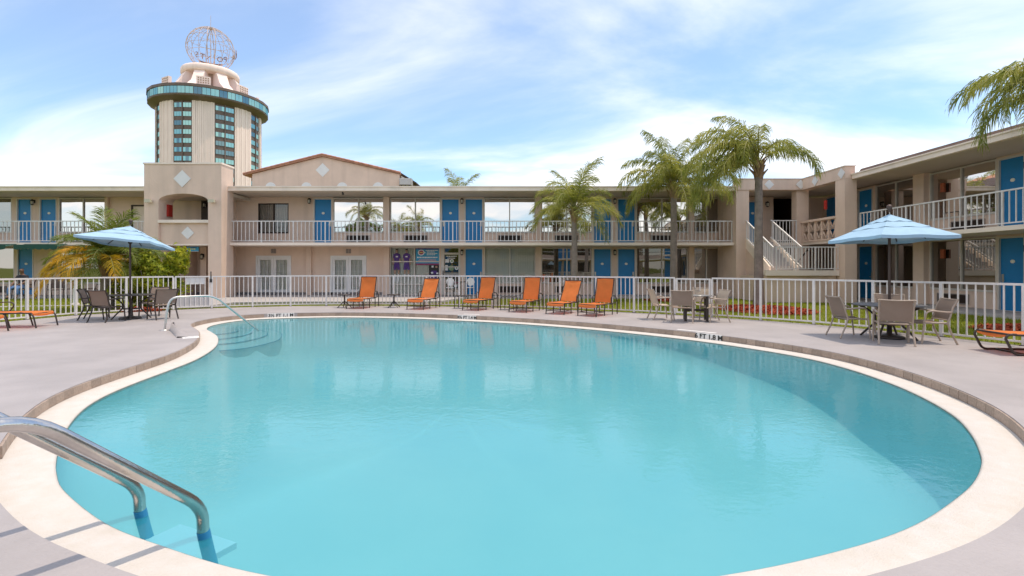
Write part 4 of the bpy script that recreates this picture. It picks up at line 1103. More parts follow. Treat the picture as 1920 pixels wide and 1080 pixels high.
# ------------------------------------------------------------------ fences and gates
FH = 1.20
def fence(line, label):
    P = resample([(x, y, 0) for x, y in line], 1.38, False)
    o0 = P[0]
    t = thing('pool_fence', label, 'fence', o0)
    pk = MB().box(-.012, -.012, .095, .012, .012, FH - .045).mesh('picket', RAILP)
    pm = MB().box(-.03, -.03, -.02, .03, .03, FH - .045).mesh('post', RAILP)
    ft = MB().box(-.055, -.055, -.012, .055, .055, .012).mesh('post_foot', BROWNM)
    for i, p in enumerate(P):
        a = P[i] - P[i - 1] if i else P[1] - P[0]
        rz = math.atan2(a.y, a.x)
        q = put('post', pm, t, p - o0, rz); put('post_foot', ft, q)
        if i < len(P) - 1:
            p2 = P[i + 1]; d = (p2 - p); L = d.length; rz = math.atan2(d.y, d.x)
            put('top_rail', MB().box(-.0, -.026, FH - .045, L, .026, FH + random.uniform(-.004, .004)).mesh('top_rail', RAILP), t, p - o0, rz)
            put('bottom_rail', MB().box(.03, -.017, .058, L - .03, .017, .095).mesh('bottom_rail', RAILP), t, p - o0, rz)
            for k in range(1, 9):
                put('picket', pk, t, p.lerp(p2, k / 9 + random.uniform(-.003, .003)) - o0, rz)
    return t
fence(FENCE_L, 'white picket pool fence on the left behind the flat orange loungers')
fence(FENCE_B, 'white picket pool fence curving behind the row of upright orange loungers')
fence(FENCE_R, 'white picket pool fence on the right in front of the red mulch bed')
def gate(a, c, label, board, top=FH):
    a = Vector((*a, 0)); c = Vector((*c, 0)); d = c - a; L = d.length
    t = thing('pool_gate', label, 'gate', a, math.atan2(d.y, d.x))
    x0, x1 = .05, L - .05
    MB().box(x0, -.02, .06, x0 + .045, .02, top).box(x1 - .045, -.02, .06, x1, .02, top).box(x0 + .045, -.02, top - .045, x1 - .045, .02, top).box(x0 + .045, -.02, .06, x1 - .045, .02, .11).build('gate_frame', RAILP, t)
    pk = MB().box(-.012, -.012, .11, .012, .012, top - .045).mesh('picket', RAILP)
    n_ = 7
    for k in range(1, n_): put('picket', pk, t, (x0 + .02 + (x1 - x0 - .04) * k / n_, 0, 0))
    if board:
        MB().box(.36, .016, .90, .98, .022, 1.15).build('notice_board', WHITEP, t)
        MB().box(x0 + .045, .015, .10, x1 - .045, .02, .48).build('kick_plate', mat('mesh_plate', (0.50, 0.48, 0.47), 0.6), t)
        MB().box(x1 - .02, -.05, .96, x1 + .05, .03, 1.08).box(x1 - .0, -.03, 1.08, x1 + .035, .0, 1.36).build('latch', LAMPBLK, t)
gate((-12.06, 17.66), (-11.1, 18.35), 'white pool gate carrying a blank notice board beside the green bush', True)
gate((5.2, 15.85), (6.06, 15.03), 'white pool gate behind the tan chairs without any notice board', False, 1.17)

# ------------------------------------------------------------------ grab rails
A0, B0 = Vector((-1.88, 3.02, 0)), Vector((-2.46, 3.28, 0)); NR = Vector((-.43, -.90, 0)).normalized()
lad = thing('pool_ladder', 'steel pool ladder with two grab rails entering the near left water', 'ladder', (-2.3, 2.9, 0))
l0 = Vector((-2.3, 2.9, 0))
for q in (A0, B0):
    def at(t, z): return q + NR * t + Vector((0, 0, z)) - l0
    pts = [at(-.10, -.55), at(-.02, -.20), at(.0, -.10)] + arc(at(.0, -.06), at(.0, .05), at(.10, .14), 5)[1:] + arc(at(.70, .70), at(.84, .83), at(1.02, .80), 6) + arc(at(1.25, .72), at(1.42, .64), at(1.44, .4), 5) + [at(1.46, 0)]
    MB().tube(pts[2:], .034, 16).build('grab_rail', STEEL, lad)
    MB().tube(pts[:3], .036, 14).build('submerged_rail', WATERTINT, lad)  # rail end below the waterline, painted with the water's blue cast
    p_ = at(1.46, 0); MB().lathe([(.07, 0.001), (.07, .012), (.036, .03)], 16, p_).build('floor_flange', STEEL, lad)
u = (A0 - B0).normalized()
tc_ = (A0 + B0) / 2 - l0 - NR * .10
b = MB(); hw_ = (A0 - B0).length / 2 - .03
b.add([tc_ + u * s1 * hw_ + NR * s2 * .14 + Vector((0, 0, z)) for z in (-.34, -.30) for s1, s2 in ((-1, -1), (1, -1), (1, 1), (-1, 1))], [(0, 1, 2, 3), (7, 6, 5, 4), (0, 4, 5, 1), (1, 5, 6, 2), (2, 6, 7, 3), (3, 7, 4, 0)])
b.build('tread', TREADP, lad)
hr = thing('step_handrail', 'single bent steel handrail leading down the pool steps', 'handrail', (-8.3, 11.85, 0))
h0 = Vector((-8.3, 11.85, 0))
H = [(-8.30, 11.85, 0), (-8.28, 11.87, .35), (-8.25, 11.9, .6)]
pts = [Vector(p) - h0 for p in H] + [p - h0 for p in arc((-8.24, 11.92, .66), (-8.22, 11.96, .79), (-8.1, 12.1, .79), 5)] + [p - h0 for p in arc((-7.82, 12.6, .785), (-7.72, 12.75, .785), (-7.62, 12.92, .66), 5)] + [Vector((-7.12, 13.72, -.16)) - h0, Vector((-7.0, 13.9, -.34)) - h0]
MB().tube(pts, .025, 12).build('rail', STEELM, hr)
MB().lathe([(.085, .001), (.085, .012), (.03, .03)], 14, (0, 0, 0)).build('floor_flange', STEELM, hr)

# ------------------------------------------------------------------ furniture
def sling(path, w, m_top=0, sag=.02, th=.008, nx=6):
    """fabric strip following path [(y,z)] across width w, sagging a little in the middle"""
    b = MB(); n_ = len(path); vs = []
    for side in (0, 1):
        for (y, z), (ny, nz) in zip(path, [(0, 1)] * n_):
            for i in range(nx + 1):
                u_ = i / nx * 2 - 1
                s_ = sag * (1 - u_ * u_)
                vs.append((u_ * w / 2, y, z - s_ - (th if side else 0)))
    st = nx + 1; fs = []
    for side in (0, 1):
        o = side * n_ * st
        for j in range(n_ - 1):
            for i in range(nx):
                fs.append((o + j * st + i, o + j * st + i + 1, o + (j + 1) * st + i + 1, o + (j + 1) * st + i))
    b.add(vs, fs, m_top, True)
    return b
def lounger(label, loc, rz, ang, group):
    t = thing('chaise_lounge', label, 'lounger', loc, rz, group)
    W2, z = .32, .36; L = 1.36; hy = -.60
    # local: foot end at y=+.62, head end at y=-.74
    sling([(.66, z - .07), (.655, z - .02), (.62, z + .02), (.45, z + .022), (.2, z + .01), (-.1, z), (-.36, z + .005)], .60).build('seat_sling', ORANGE, t)
    bl = .80; p0 = Vector((0, -.36, z + .02)); d = Vector((0, -math.cos(ang), math.sin(ang))); nrm = Vector((0, math.sin(ang), math.cos(ang)))
    b = MB(); nx = 6; vs = []; prof = [(0, 0), (.15, .004), (.4, -.02), (.62, -.012), (.76, .012), (.80, -.01), (.80, -.045)]
    for th in (0, -.008):
        for s_, o_ in prof:
            for i in range(nx + 1):
                u_ = i / nx * 2 - 1; q = p0 + d * s_ + nrm * (o_ + th - .02 * (1 - u_ * u_)); vs.append((u_ * .29, q.y, q.z))
    st = nx + 1; fs = []
    for k in (0, 1):
        o = k * len(prof) * st
        for j in range(len(prof) - 1):
            for i in range(nx): fs.append((o + j * st + i, o + j * st + i + 1, o + (j + 1) * st + i + 1, o + (j + 1) * st + i))
    b.add(vs, fs, 0, True); b.build('back_sling', ORANGE, t)
    f = MB(); tp = p0 + d * .80
    for s_ in (-1, 1): f.tube([(s_ * .305, p0.y, p0.z), (s_ * .305, tp.y, tp.z)], .016, 6)
    f.tube([(-.305, tp.y, tp.z), (.305, tp.y, tp.z)], .016, 6)
    f.build('back_frame', BROWNM, t)
    f = MB()
    for s_ in (-1, 1): f.tube([(s_ * W2, .62, z), (s_ * W2, .1, z - .005), (s_ * W2, -.45, z), (s_ * W2, -.62, z + .01)], .018, 6)
    f.tube([(-W2, .62, z), (W2, .62, z)], .016, 6).tube([(-W2, .10, z - .03), (W2, .10, z - .03)], .014, 6).tube([(-W2, -.42, z - .03), (W2, -.42, z - .03)], .014, 6).tube([(-W2, .62, .12), (W2, .62, .12)], .013, 6).tube([(-W2, .12, .12), (W2, .12, .12)], .013, 6)
    for s_ in (-1, 1): f.tube([(s_ * W2, .63, .12), (s_ * W2, .12, .12)], .012, 6)
    f.build('frame', BROWNM, t)
    for s_ in (-1, 1):
        MB().tube([(s_ * W2, .60, z), (s_ * W2, .65, .2), (s_ * W2, .67, .0)], .017, 6).build('leg', BROWNM, t)
        MB().tube([(s_ * W2, .12, z), (s_ * W2, .13, .0)], .017, 6).build('leg', BROWNM, t)
        MB().tube([(s_ * (W2 + .01), -.30, z)] + arc((s_ * (W2 + .02), -.28, z + .12), (s_ * (W2 + .02), -.27, z + .24), (s_ * (W2 + .02), -.42, z + .24), 4) + arc((s_ * (W2 + .02), -.52, z + .23), (s_ * (W2 + .02), -.68, z + .2), (s_ * (W2 + .01), -.72, z), 4) + [(s_ * W2, -.74, 0)], .017, 6).build('arm', BROWNM, t)
        MB().tube([(s_ * W2, -.40, z), (s_ * W2, -.40, 0)], .016, 6).build('leg', BROWNM, t)
    return t
ROW = 'orange chaise lounges standing along the back fence'
def LP(fl, fr, rr):
    fl, fr, rr = Vector(fl), Vector(fr), Vector(rr)
    fc = (fl + fr) / 2; ax = (rr - fr).normalized()
    return fc, ax
LS = [((-6.02, 18.02), (-5.36, 17.97), (-5.2, 19.3), 74, 'upright orange chaise lounge at the left end of the row beside the pedestal table'),
      ((-3.76, 17.75), (-3.14, 17.6), (-2.8, 18.8), 62, 'reclined orange chaise lounge in front of the shop window graphics'),
      ((-1.76, 17.4), (-1.14, 17.2), (-.55, 18.35), 73, 'upright orange chaise lounge in front of the ground floor window blinds'),
      ((-.11, 16.7), (.49, 16.5), (1.1, 17.7), 76, 'upright orange chaise lounge between a small square table and a reclined lounge'),
      ((1.10, 16.0), (1.66, 15.8), (2.35, 16.95), 58, 'reclined orange chaise lounge second from the right end of the row'),
      ((2.0, 15.35), (2.61, 15.15), (3.4, 16.15), 76, 'upright orange chaise lounge at the right end of the row near tan chairs')]
for fl, fr, rr, an, lb in LS:
    fc, ax = LP(fl, fr, rr); c_ = fc + ax * .66
    lounger(lb, (c_.x, c_.y, 0), math.atan2(ax.y, ax.x) + math.pi / 2, R(an), ROW)
def flat_lounger(label, loc, rz):
    t = thing('flat_lounger', label, 'lounger', loc, rz, 'flat orange loungers at the deck ends')
    z = .37                                   # foot end at local y=0, head towards -y
    sling([(.03, z - .05), (.03, z - .01), (0, z + .015), (-.5, z + .012), (-1.2, z), (-1.9, z + .02)], .60, sag=.03).build('seat_sling', ORANGE, t)
    f = MB()
    for s_ in (-1, 1): f.tube([(s_ * .31, .0, z), (s_ * .31, -1.9, z)], .019, 6)
    for y_ in (0, -.62, -1.3, -1.9): f.tube([(-.31, y_, z - .02), (.31, y_, z - .02)], .015, 6)
    f.build('frame', BROWNM, t)
    for s_ in (-1, 1):
        MB().tube(arc((s_ * .31, -.08, z), (s_ * .31, .02, z), (s_ * .31, .06, z - .1), 4) + [(s_ * .31, .12, 0)], .018, 6).build('leg', BROWNM, t)
        MB().tube(arc((s_ * .31, -.72, z), (s_ * .31, -.62, z), (s_ * .31, -.58, z - .1), 4) + [(s_ * .31, -.50, 0)], .018, 6).build('leg', BROWNM, t)
        MB().tube([(s_ * .33, -1.1, z)] + arc((s_ * .33, -1.0, z + .12), (s_ * .33, -.95, z + .24), (s_ * .33, -1.15, z + .24), 4) + [(s_ * .33, -1.4, z + .22), (s_ * .32, -1.6, z)], .016, 6).build('arm', BROWNM, t)
        MB().tube([(s_ * .31, -1.6, z), (s_ * .31, -1.68, 0)], .018, 6).build('leg', BROWNM, t)
    return t
flat_lounger('flat orange lounger nearer the left fence with four legs in view', (-11.95, 12.62, 0), R(-90) + .05)
flat_lounger('flat orange lounger cut off by the left edge nearest the pool', (-12.05, 11.45, 0), R(-90) + .05)
t = thing('flat_lounger', 'flat orange lounger on a sled base at the right near the fence', 'lounger', (8.5, 8.78, 0), R(90) - .12, 'flat orange loungers at the deck ends')
z = .36
sling([(.02, z - .03), (.01, z + .015), (-.5, z - .01), (-1.2, z - .03), (-1.9, z)], .62, sag=.04).build('seat_sling', ORANGE, t)
f = MB()
for s_ in (-1, 1): f.tube([(s_ * .33, -1.9, z)] + [(s_ * .33, -.6, z - .03)] + [(s_ * .33, -.0, z + .0)], .020, 6)
f.tube([(-.33, 0, z), (.33, 0, z)], .020, 6).tube([(-.33, -.8, z - .06), (.33, -.8, z - .06)], .016, 6)
f.build('frame', BROWNM, t)
for s_ in (-1, 1):
    MB().tube(arc((s_ * .33, -.12, z), (s_ * .33, .04, z + .02), (s_ * .33, .04, z - .08), 5) + arc((s_ * .33, -.05, .09), (s_ * .33, -.09, .0), (s_ * .33, -.22, .02), 4) + [(s_ * .33, -1.0, .02)] + arc((s_ * .33, -1.1, .02), (s_ * .33, -1.2, .02), (s_ * .33, -1.25, .12), 4) + [(s_ * .33, -1.4, z - .02)], .021, 7).build('sled_leg', BROWNM, t)
MB().tube([(-.33, -.30, .02), (.33, -.30, .02)], .018, 6).build('stretcher', BROWNM, t)

def side_table(label, x, y, rz, square):
    t = thing('side_table', label, 'side table', (x, y, 0), rz, 'small brown tables between the loungers')
    if not square:
        MB().lathe([(0, .47), (.24, .47), (.25, .485), (.25, .50), (0, .505)], 20).build('tabletop', BROWNM, t)
        MB().tube([(0, 0, .12), (0, 0, .47)], .028, 8).build('pedestal', BROWNM, t)
        for k in range(4):
            a = k * math.pi / 2 + .5
            MB().tube(arc((.02 * math.cos(a), .02 * math.sin(a), .24), (.10 * math.cos(a), .10 * math.sin(a), .16), (.26 * math.cos(a), .26 * math.sin(a), .0), 4), .016, 6).build('leg', BROWNM, t)
    else:
        MB().box(-.23, -.23, .455, .23, .23, .475).build('tabletop', BROWNM, t)
        for sx in (-1, 1):
            for sy in (-1, 1):
                MB().tube([(sx * .25, sy * .22, 0), (sx * .24, sy * .21, .38)] + arc((sx * .24, sy * .21, .40), (sx * .235, sy * .205, .47), (sx * .16, sy * .20, .465), 4), .014, 6).build('leg', BROWNM, t)
side_table('round brown pedestal side table left of the first upright lounge', -6.28, 18.6, 0, False)
side_table('round brown pedestal side table standing in front of the purple window figures', -4.45, 18.7, .3, False)
side_table('square brown side table with arched legs in front of the blue ground floor door', -1.82, 18.35, -.25, True)
side_table('square brown side table with arched legs between two upright lounges', -.10, 17.75, -.35, True)

def chair(label, loc, face, metal, fabric, group, tall=False):
    """face = heading the sitter looks towards; local +y is the front"""
    t = thing('patio_chair', label, 'chair', loc, math.atan2(face[1], face[0]) - math.pi / 2, group)
    w = .27; z = .42; bt = .86
    sling([(.25, z - .02), (.23, z + .01), (.05, z - .005), (-.18, z - .015)], .48, sag=.02).build('seat_sling', fabric, t)
    b = MB(); nx = 6; vs = []; prof = [(-.195, z + .04), (-.225, z + .15), (-.25, z + .28), (-.30, z + .41), (-.325, z + .45)]
    for th in (0, -.008):
        for y_, z_ in prof:
            for i in range(nx + 1):
                u_ = i / nx * 2 - 1; vs.append((u_ * .25, y_ + th - .035 * (1 - u_ * u_), z_))
    st = nx + 1; fs = []
    for k in (0, 1):
        o = k * len(prof) * st
        for j in range(len(prof) - 1):
            for i in range(nx): fs.append((o + j * st + i, o + j * st + i + 1, o + (j + 1) * st + i + 1, o + (j + 1) * st + i))
    b.add(vs, fs, 0, True); b.build('back_sling', fabric, t)
    f = MB()
    for s_ in (-1, 1): f.tube([(s_ * w, -.17, z), (s_ * w, -.22, z + .15), (s_ * w, -.255, z + .30), (s_ * (w + .01), -.335, z + .46)], .019, 6)
    f.tube(arc((-w - .01, -.335, z + .46), (0, -.39, z + .44), (w + .01, -.335, z + .46), 6), .014, 6)
    f.tube([(-w, -.19, z + .05), (w, -.19, z + .05)], .013, 6)
    f.build('back_frame', metal, t)
    f = MB()
    for s_ in (-1, 1): f.tube([(s_ * w, .24, z - .01), (s_ * w, -.17, z)], .017, 6)
    f.tube([(-w, .22, z - .02), (w, .22, z - .02)], .014, 6).tube([(-w, -.15, z - .02), (w, -.15, z - .02)], .014, 6)
    f.build('seat_frame', metal, t)
    for s_ in (-1, 1):
        MB().tube([(s_ * w, -.17, z), (s_ * w, -.22, .25), (s_ * (w + .01), -.33, 0)], .019, 6).build('leg', metal, t)
        MB().tube([(s_ * (w + .02), .27, 0), (s_ * (w + .02), .23, z)] + arc((s_ * (w + .02), .20, z + .17), (s_ * (w + .03), .18, z + .24), (s_ * (w + .03), .06, z + .23), 4) + [(s_ * (w + .02), -.14, z + .21), (s_ * w, -.24, z + .21)], .018, 6).build('arm_leg', metal, t)
    return t
def round_table(label, x, y, r, metal, top, legs=4, thick=.018, h=.71):
    t = thing('patio_table', label, 'table', (x, y, 0))
    MB().lathe([(0, h - .02), (r - .02, h - .02), (r, h - .01), (r, h), (r - .01, h + .006), (0, h + .006)], 36).build('tabletop', top, t)
    for k in range(legs):
        a = k * 2 * math.pi / legs + .6
        c_, s_ = math.cos(a), math.sin(a)
        MB().tube([(r * .80 * c_, r * .80 * s_, h - .02)] + arc((r * .80 * c_, r * .80 * s_, h - .05), (r * .25 * c_, r * .25 * s_, h * .72), (r * .36 * c_, r * .36 * s_, h * .45), 6) + arc((r * .40 * c_, r * .40 * s_, h * .38), (r * .55 * c_, r * .55 * s_, .18), (r * .78 * c_, r * .78 * s_, 0), 6), thick, 7).build('leg', metal, t)
    b = MB()
    for k in range(24):
        a = 2 * math.pi * k / 24; a2 = 2 * math.pi * (k + 1) / 24
        b.tube([(r * .38 * math.cos(a), r * .38 * math.sin(a), h * .42), (r * .38 * math.cos(a2), r * .38 * math.sin(a2), h * .42)], .012, 5, cap=False)
    b.build('leg_ring', metal, t)
    return t
def umbrella(label, x, y, rz, half, zh, za, tilt=(0, 0)):
    t = thing('patio_umbrella', label, 'umbrella', (x, y, 0), 0, 'light blue square market umbrellas')
    MB().lathe([(0, 0.002), (.27, .002), (.28, .02), (.26, .05), (.12, .075), (.05, .10), (.045, .34), (0, .34)], 22).build('base', BROWNM, t)
    MB().tube([(0, 0, .1), (0, 0, za - .05)], .027, 10).build('pole', WOODP, t)
    can = bpy.data.objects.new('canopy', None)
    Mx = Matrix.Rotation(rz, 4, 'Z')
    tl = Matrix.Rotation(tilt[0], 4, 'Y') @ Matrix.Rotation(tilt[1], 4, 'X')
    hgt = za - zh
    def surf(side, t_, u_, lift=0.0, sag=.0):
        p = Vector((u_ * half * t_, -half * t_, 0))
        z_ = -hgt * (t_ ** .93) + lift
        z_ -= sag * (1 - u_ * u_)
        z_ += .018 * (1 - abs(u_) ** 1.5) * t_ * (-1) + .012 * math.cos(u_ * math.pi) * t_
        q = Matrix.Rotation(side * math.pi / 2, 4, 'Z') @ Vector((p.x, p.y, z_))
        q = Mx @ q
        return tl @ q + Vector((0, 0, za))
    def tier(t0, t1, lift0, lift1, wav, nm, sub=None):
        b = MB(); nt_, nu = 6, 14
        for side in range(4):
            vs = []
            for th in (0, 1):
                for i in range(nt_ + 1):
                    f_ = i / nt_; t_ = t0 + (t1 - t0) * f_
                    for j in range(nu + 1):
                        u_ = j / nu * 2 - 1
                        lf = lift0 + (lift1 - lift0) * f_ + wav * f_ * (.5 + .5 * math.cos(2 * math.pi * u_) - .55)
                        q = surf(side, t_, u_, lf)
                        vs.append((q.x, q.y, q.z - .006 * th))
            st = nu + 1; fs = []
            for th in (0, 1):
                o = th * (nt_ + 1) * st
                for i in range(nt_):
                    for j in range(nu): fs.append((o + i * st + j, o + i * st + j + 1, o + (i + 1) * st + j + 1, o + (i + 1) * st + j))
            b.add(vs, fs, 0, True)
            if t1 > .99:
                hv = []
                for j in range(nu + 1):
                    u_ = j / nu * 2 - 1; q = surf(side, 1.0, u_, lift1 + wav * (.5 + .5 * math.cos(2 * math.pi * u_) - .55))
                    hv += [(q.x, q.y, q.z), (q.x, q.y, q.z - .065)]
                b.add(hv, [(2 * j, 2 * j + 1, 2 * j + 3, 2 * j + 2) for j in range(nu)], 0, True)
        return b.build(nm, CANVAS, t)
    tier(.30, 1.0, 0, 0, .010, 'canopy')
    tier(.20, .60, .012, .010, .016, 'vent_flap')
    tier(0.0, .34, .024, .024, .020, 'vent_cap')
    q = tl @ Vector((0, 0, .09)) + Vector((0, 0, za))
    MB().lathe([(.03, -.02), (.03, .03), (.05, .05), (.055, .09), (.035, .13), (0, .14)], 12, q).build('finial', WOODP, t)
    MB().lathe([(.03, -.08), (.055, -.06), (.055, .02), (.03, .04)], 10, (0, 0, za - .42)).build('hub', LAMPBLK, t)
    for k in range(8):
        u_ = 1 if k % 2 else 0
        e = surf(k // 2, .97, u_, -.02); m_ = surf(k // 2, .55, u_, -.02); a = surf(k // 2, .04, u_, -.03)
        r_ = MB().tube([a, m_, e], .011, 5).build('rib', LAMPBLK, t)
        MB().tube([(0, 0, za - .40), m_], .010, 5).build('strut', LAMPBLK, r_)
    return t
# right set
RG = 'tan chairs round the right umbrella table'
round_table('large round dark table under the right umbrella', 8.05, 10.62, .66, BROWNM, mat('table_stone', (0.12, 0.115, 0.115), 0.5, var=(20, .3), space='obj'), 4, .022)
umbrella('light blue umbrella over the right table with tan chairs', 8.05, 10.58, 0.02, .80, 2.14, 2.62, (0, R(-1.5)))
chair('tan sling chair at the left of the right umbrella table facing right', (7.32, 10.78, 0), (1, -.08), TANM, TAUPE, RG)
chair('tan sling chair with its back to the pool at the right umbrella table', (7.55, 9.82, 0), (.45, .85), TANM, TAUPE, RG)
chair('tan sling chair at the right of the right umbrella table facing left', (8.40, 9.98, 0), (-1, .25), TANM, TAUPE, RG)
chair('tan sling chair beyond the right umbrella pole facing the pool', (8.66, 11.35, 0), (-.55, -.85), TANM, TAUPE, RG)
# centre set
CG = 'light tan chairs round the table without umbrella'
t2 = thing('patio_table', 'small dark table without umbrella among light tan chairs by the gate', 'table', (5.22, 14.1, 0), .5)
MB().lathe([(0, .70), (.42, .70), (.44, .71), (.44, .725), (0, .73)], 28).build('tabletop', mat('glass_top', (0.22, 0.21, 0.20), 0.25), t2)
for k in range(4):
    a = k * math.pi / 2; c_, s_ = math.cos(a), math.sin(a)
    MB().tube([(.40 * c_, .40 * s_, .70), (.40 * c_, .40 * s_, .0)], .038, 8).build('leg', BROWNM, t2)
MB().bar((-.40, 0, .30), (.40, 0, .30), .04, .05).bar((0, -.40, .30), (0, .40, .30), .035, .045).build('stretcher', BROWNM, t2)
chair('light tan sling chair at the left of the umbrella-less table facing right', (4.35, 14.45, 0), (1, .05), TANM, CREAMS, CG)
chair('tan sling chair with its back to the pool at the umbrella-less table', (4.72, 13.75, 0), (.35, .9), TANM, TAUPE, CG)
chair('cream sling chair beyond the umbrella-less table facing the pool', (5.78, 14.95, 0), (-.25, -.95), TANM, CREAMS, CG)
chair('light tan sling chair at the right of the umbrella-less table facing left', (5.62, 13.82, 0), (-1, -.12), TANM, CREAMS, CG)
# left set
LG = 'brown framed chairs round the left umbrella table'
round_table('round brown table under the left umbrella beside the fence', -11.2, 14.6, .60, BROWNM, BROWNM, 4, .02)
umbrella('tilted light blue umbrella over the left table with brown chairs', -11.2, 14.55, R(15), .90, 2.25, 2.70, (R(3.5), R(-6)))
chair('brown framed chair with its back to the pool at the left umbrella table', (-11.30, 13.85, 0), (.12, 1), BROWNM, TAUPE, LG)
chair('brown framed chair farthest left at the left umbrella table facing right', (-12.15, 14.45, 0), (.9, .45), BROWNM, TAUPE, LG)
chair('brown framed chair at the right of the left umbrella table facing left', (-10.25, 14.55, 0), (-.82, .55), BROWNM, TAUPE, LG)
chair('brown framed chair behind the left umbrella pole facing the pool', (-11.25, 15.6, 0), (.1, -1), BROWNM, TAUPE, LG)

# ------------------------------------------------------------------ palms and planting
def frond_mesh(L, e0, droop, n, ll, hang, seed, lm, wid=.034, spread=.4):
    rng = random.Random(seed); b = MB()
    N = 16; P = [Vector((0, 0, 0))]; A = []
    yaw = rng.uniform(-.25, .25)
    for i in range(N):
        s = (i + .5) / N; A.append(e0 - droop * s ** 1.35)
        yw = yaw * s
        P.append(P[-1] + Vector((math.cos(A[-1]) * math.cos(yw), math.cos(A[-1]) * math.sin(yw), math.sin(A[-1]))) * (L / N))
    b.tube(P, [.028 * (1 - .9 * i / N) + .002 for i in range(N + 1)], 4, 1, cap=False)
    for k in range(n):
        s = .14 + .86 * (k + rng.uniform(-.3, .3)) / n
        s = min(.995, max(.12, s)); f = s * N; i = min(int(f), N - 1)
        p = P[i].lerp(P[i + 1], f - i); T = (P[i + 1] - P[i]).normalized()
        up = Vector((0, 0, 1)); up = (up - T * up.dot(T))
        up = up.normalized() if up.length > .05 else Vector((1, 0, 0))
        Sd = T.cross(up).normalized()
        for sg in (-1, 1):
            be = R(28 + 38 * s) + rng.uniform(-.15, .15)
            d0 = (Sd * sg * math.cos(be) + T * math.sin(be) + up * (rng.uniform(-spread, spread) + .18)).normalized()
            ln = ll * (.45 + .55 * math.sin(math.pi * min(1, .12 + .80 * s)) ** .7) * rng.uniform(.82, 1.1) * (1 if s < .9 else .75)
            d1 = (d0 + Vector((0, 0, -1)) * hang * rng.uniform(.7, 1.2)).normalized()
            d2_ = (d1 + Vector((0, 0, -1)) * hang * rng.uniform(.8, 1.6)).normalized()
            p1 = p + d0 * ln * .34; p2 = p1 + d1 * ln * .36; p3 = p2 + d2_ * ln * .30
            wd = (T * .8 + up * rng.uniform(-.5, .5)).normalized() * wid / 2
            b.add([p - wd * .4, p + wd * .4, p1 - wd, p1 + wd, p2 - wd * .75, p2 + wd * .75, p3], [(0, 1, 3, 2), (2, 3, 5, 4), (4, 5, 6)], 0, False)
    me = bpy.data.meshes.new('frond'); me.from_pydata(b.v, [], b.f)
    me.materials.append(lm); me.materials.append(PETIOLE)
    me.polygons.foreach_set('material_index', b.m); me.polygons.foreach_set('use_smooth', b.sm); me.update()
    return me
FM = {}
def fr_mesh(e, sd, lm, hang=.75, droop=None):
    key = (e, sd, lm.name, hang, droop)
    if key not in FM:
        dr = droop if droop is not None else {85: 1.0, 65: 1.75, 45: 1.95, 25: 1.75, 5: 1.45, -20: 1.1}[e]
        FM[key] = frond_mesh(2.6, R(e), dr, 74, .68, hang, sd * 31 + e + 500, lm, .030 if hang > .4 else .04, .4 if hang > .4 else .25)
    return FM[key]
def palm(label, loc, h, r, fr, lm=LEAF_Q, boots=True, lean=(0, 0), group='feather palms standing round the court', crown_h=.55):
    t = thing('palm_tree', label, 'palm tree', loc, 0, group)
    b = MB(); n_ = max(6, int(h / .09)); pts = []; rs = []
    for i in range(n_ + 1):
        f = i / n_
        pts.append((lean[0] * f * f, lean[1] * f * f, -.05 + (h + .05) * f)); rs.append(r * (1.18 - .30 * f + .35 * math.exp(-f * 9)) * (1 + .025 * (i % 2)))
    b.tube(pts, rs, 12).build('trunk', BARK, t)
    top = Vector((lean[0], lean[1], h))
    bb = MB(); rng = random.Random(int(h * 100))
    for k in range(14 if boots else 6):
        a = k * 2.4; zz = crown_h * (k / 14) - .1
        c_, s_ = math.cos(a), math.sin(a); rr = r * .75
        bb.tube([top + Vector((rr * c_ * .6, rr * s_ * .6, zz - .12)), top + Vector((rr * 1.25 * c_, rr * 1.25 * s_, zz + .1)), top + Vector(((rr * 1.2 + rng.uniform(.05, .3)) * c_, (rr * 1.2 + rng.uniform(.05, .3)) * s_, zz + rng.uniform(.2, .42)))], [r * .55, r * .42, r * .14], 6)
    bb.tube([top + Vector((0, 0, -.1)), top + Vector((0, 0, crown_h * .6)), top + Vector((0, 0, crown_h))], [r * .95, r * .8, r * .3], 10)
    bb.build('leaf_bases', BOOT, t)
    for k, (az, e, sc, hang, dr) in enumerate(fr):
        me = fr_mesh(e, k % 3, lm if not isinstance(lm, list) else (lm[1] if k > len(fr) * .45 and k % 5 < 3 else lm[0]), hang, dr)
        o = put('frond', me, t, top + Vector((0, 0, crown_h * .75)), R(az), sc)
    return t
def ring(n, scale, seed, hang=.75, es=(85, 65, 65, 45, 45, 25, 25, 5), skip=None):
    rng = random.Random(seed); out = []
    for k in range(n):
        az = (k * 137.5 + seed * 20) % 360
        if skip and skip(az): continue
        e = es[min(len(es) - 1, int(k / n * len(es)))]
        out.append((az + rng.uniform(-12, 12), e, scale * rng.uniform(.85, 1.12), hang, None))
    return out
palm('shortest of the three palms behind the fence in front of blue doors', (2.72, 21.6, 0), 3.6, .13, ring(22, .92, 2, .55))
palm('middle palm of three rising from a mulch bed near the wall', (7.40, 22.7, 0), 4.8, .145, ring(28, 1.12, 3, 1.1))
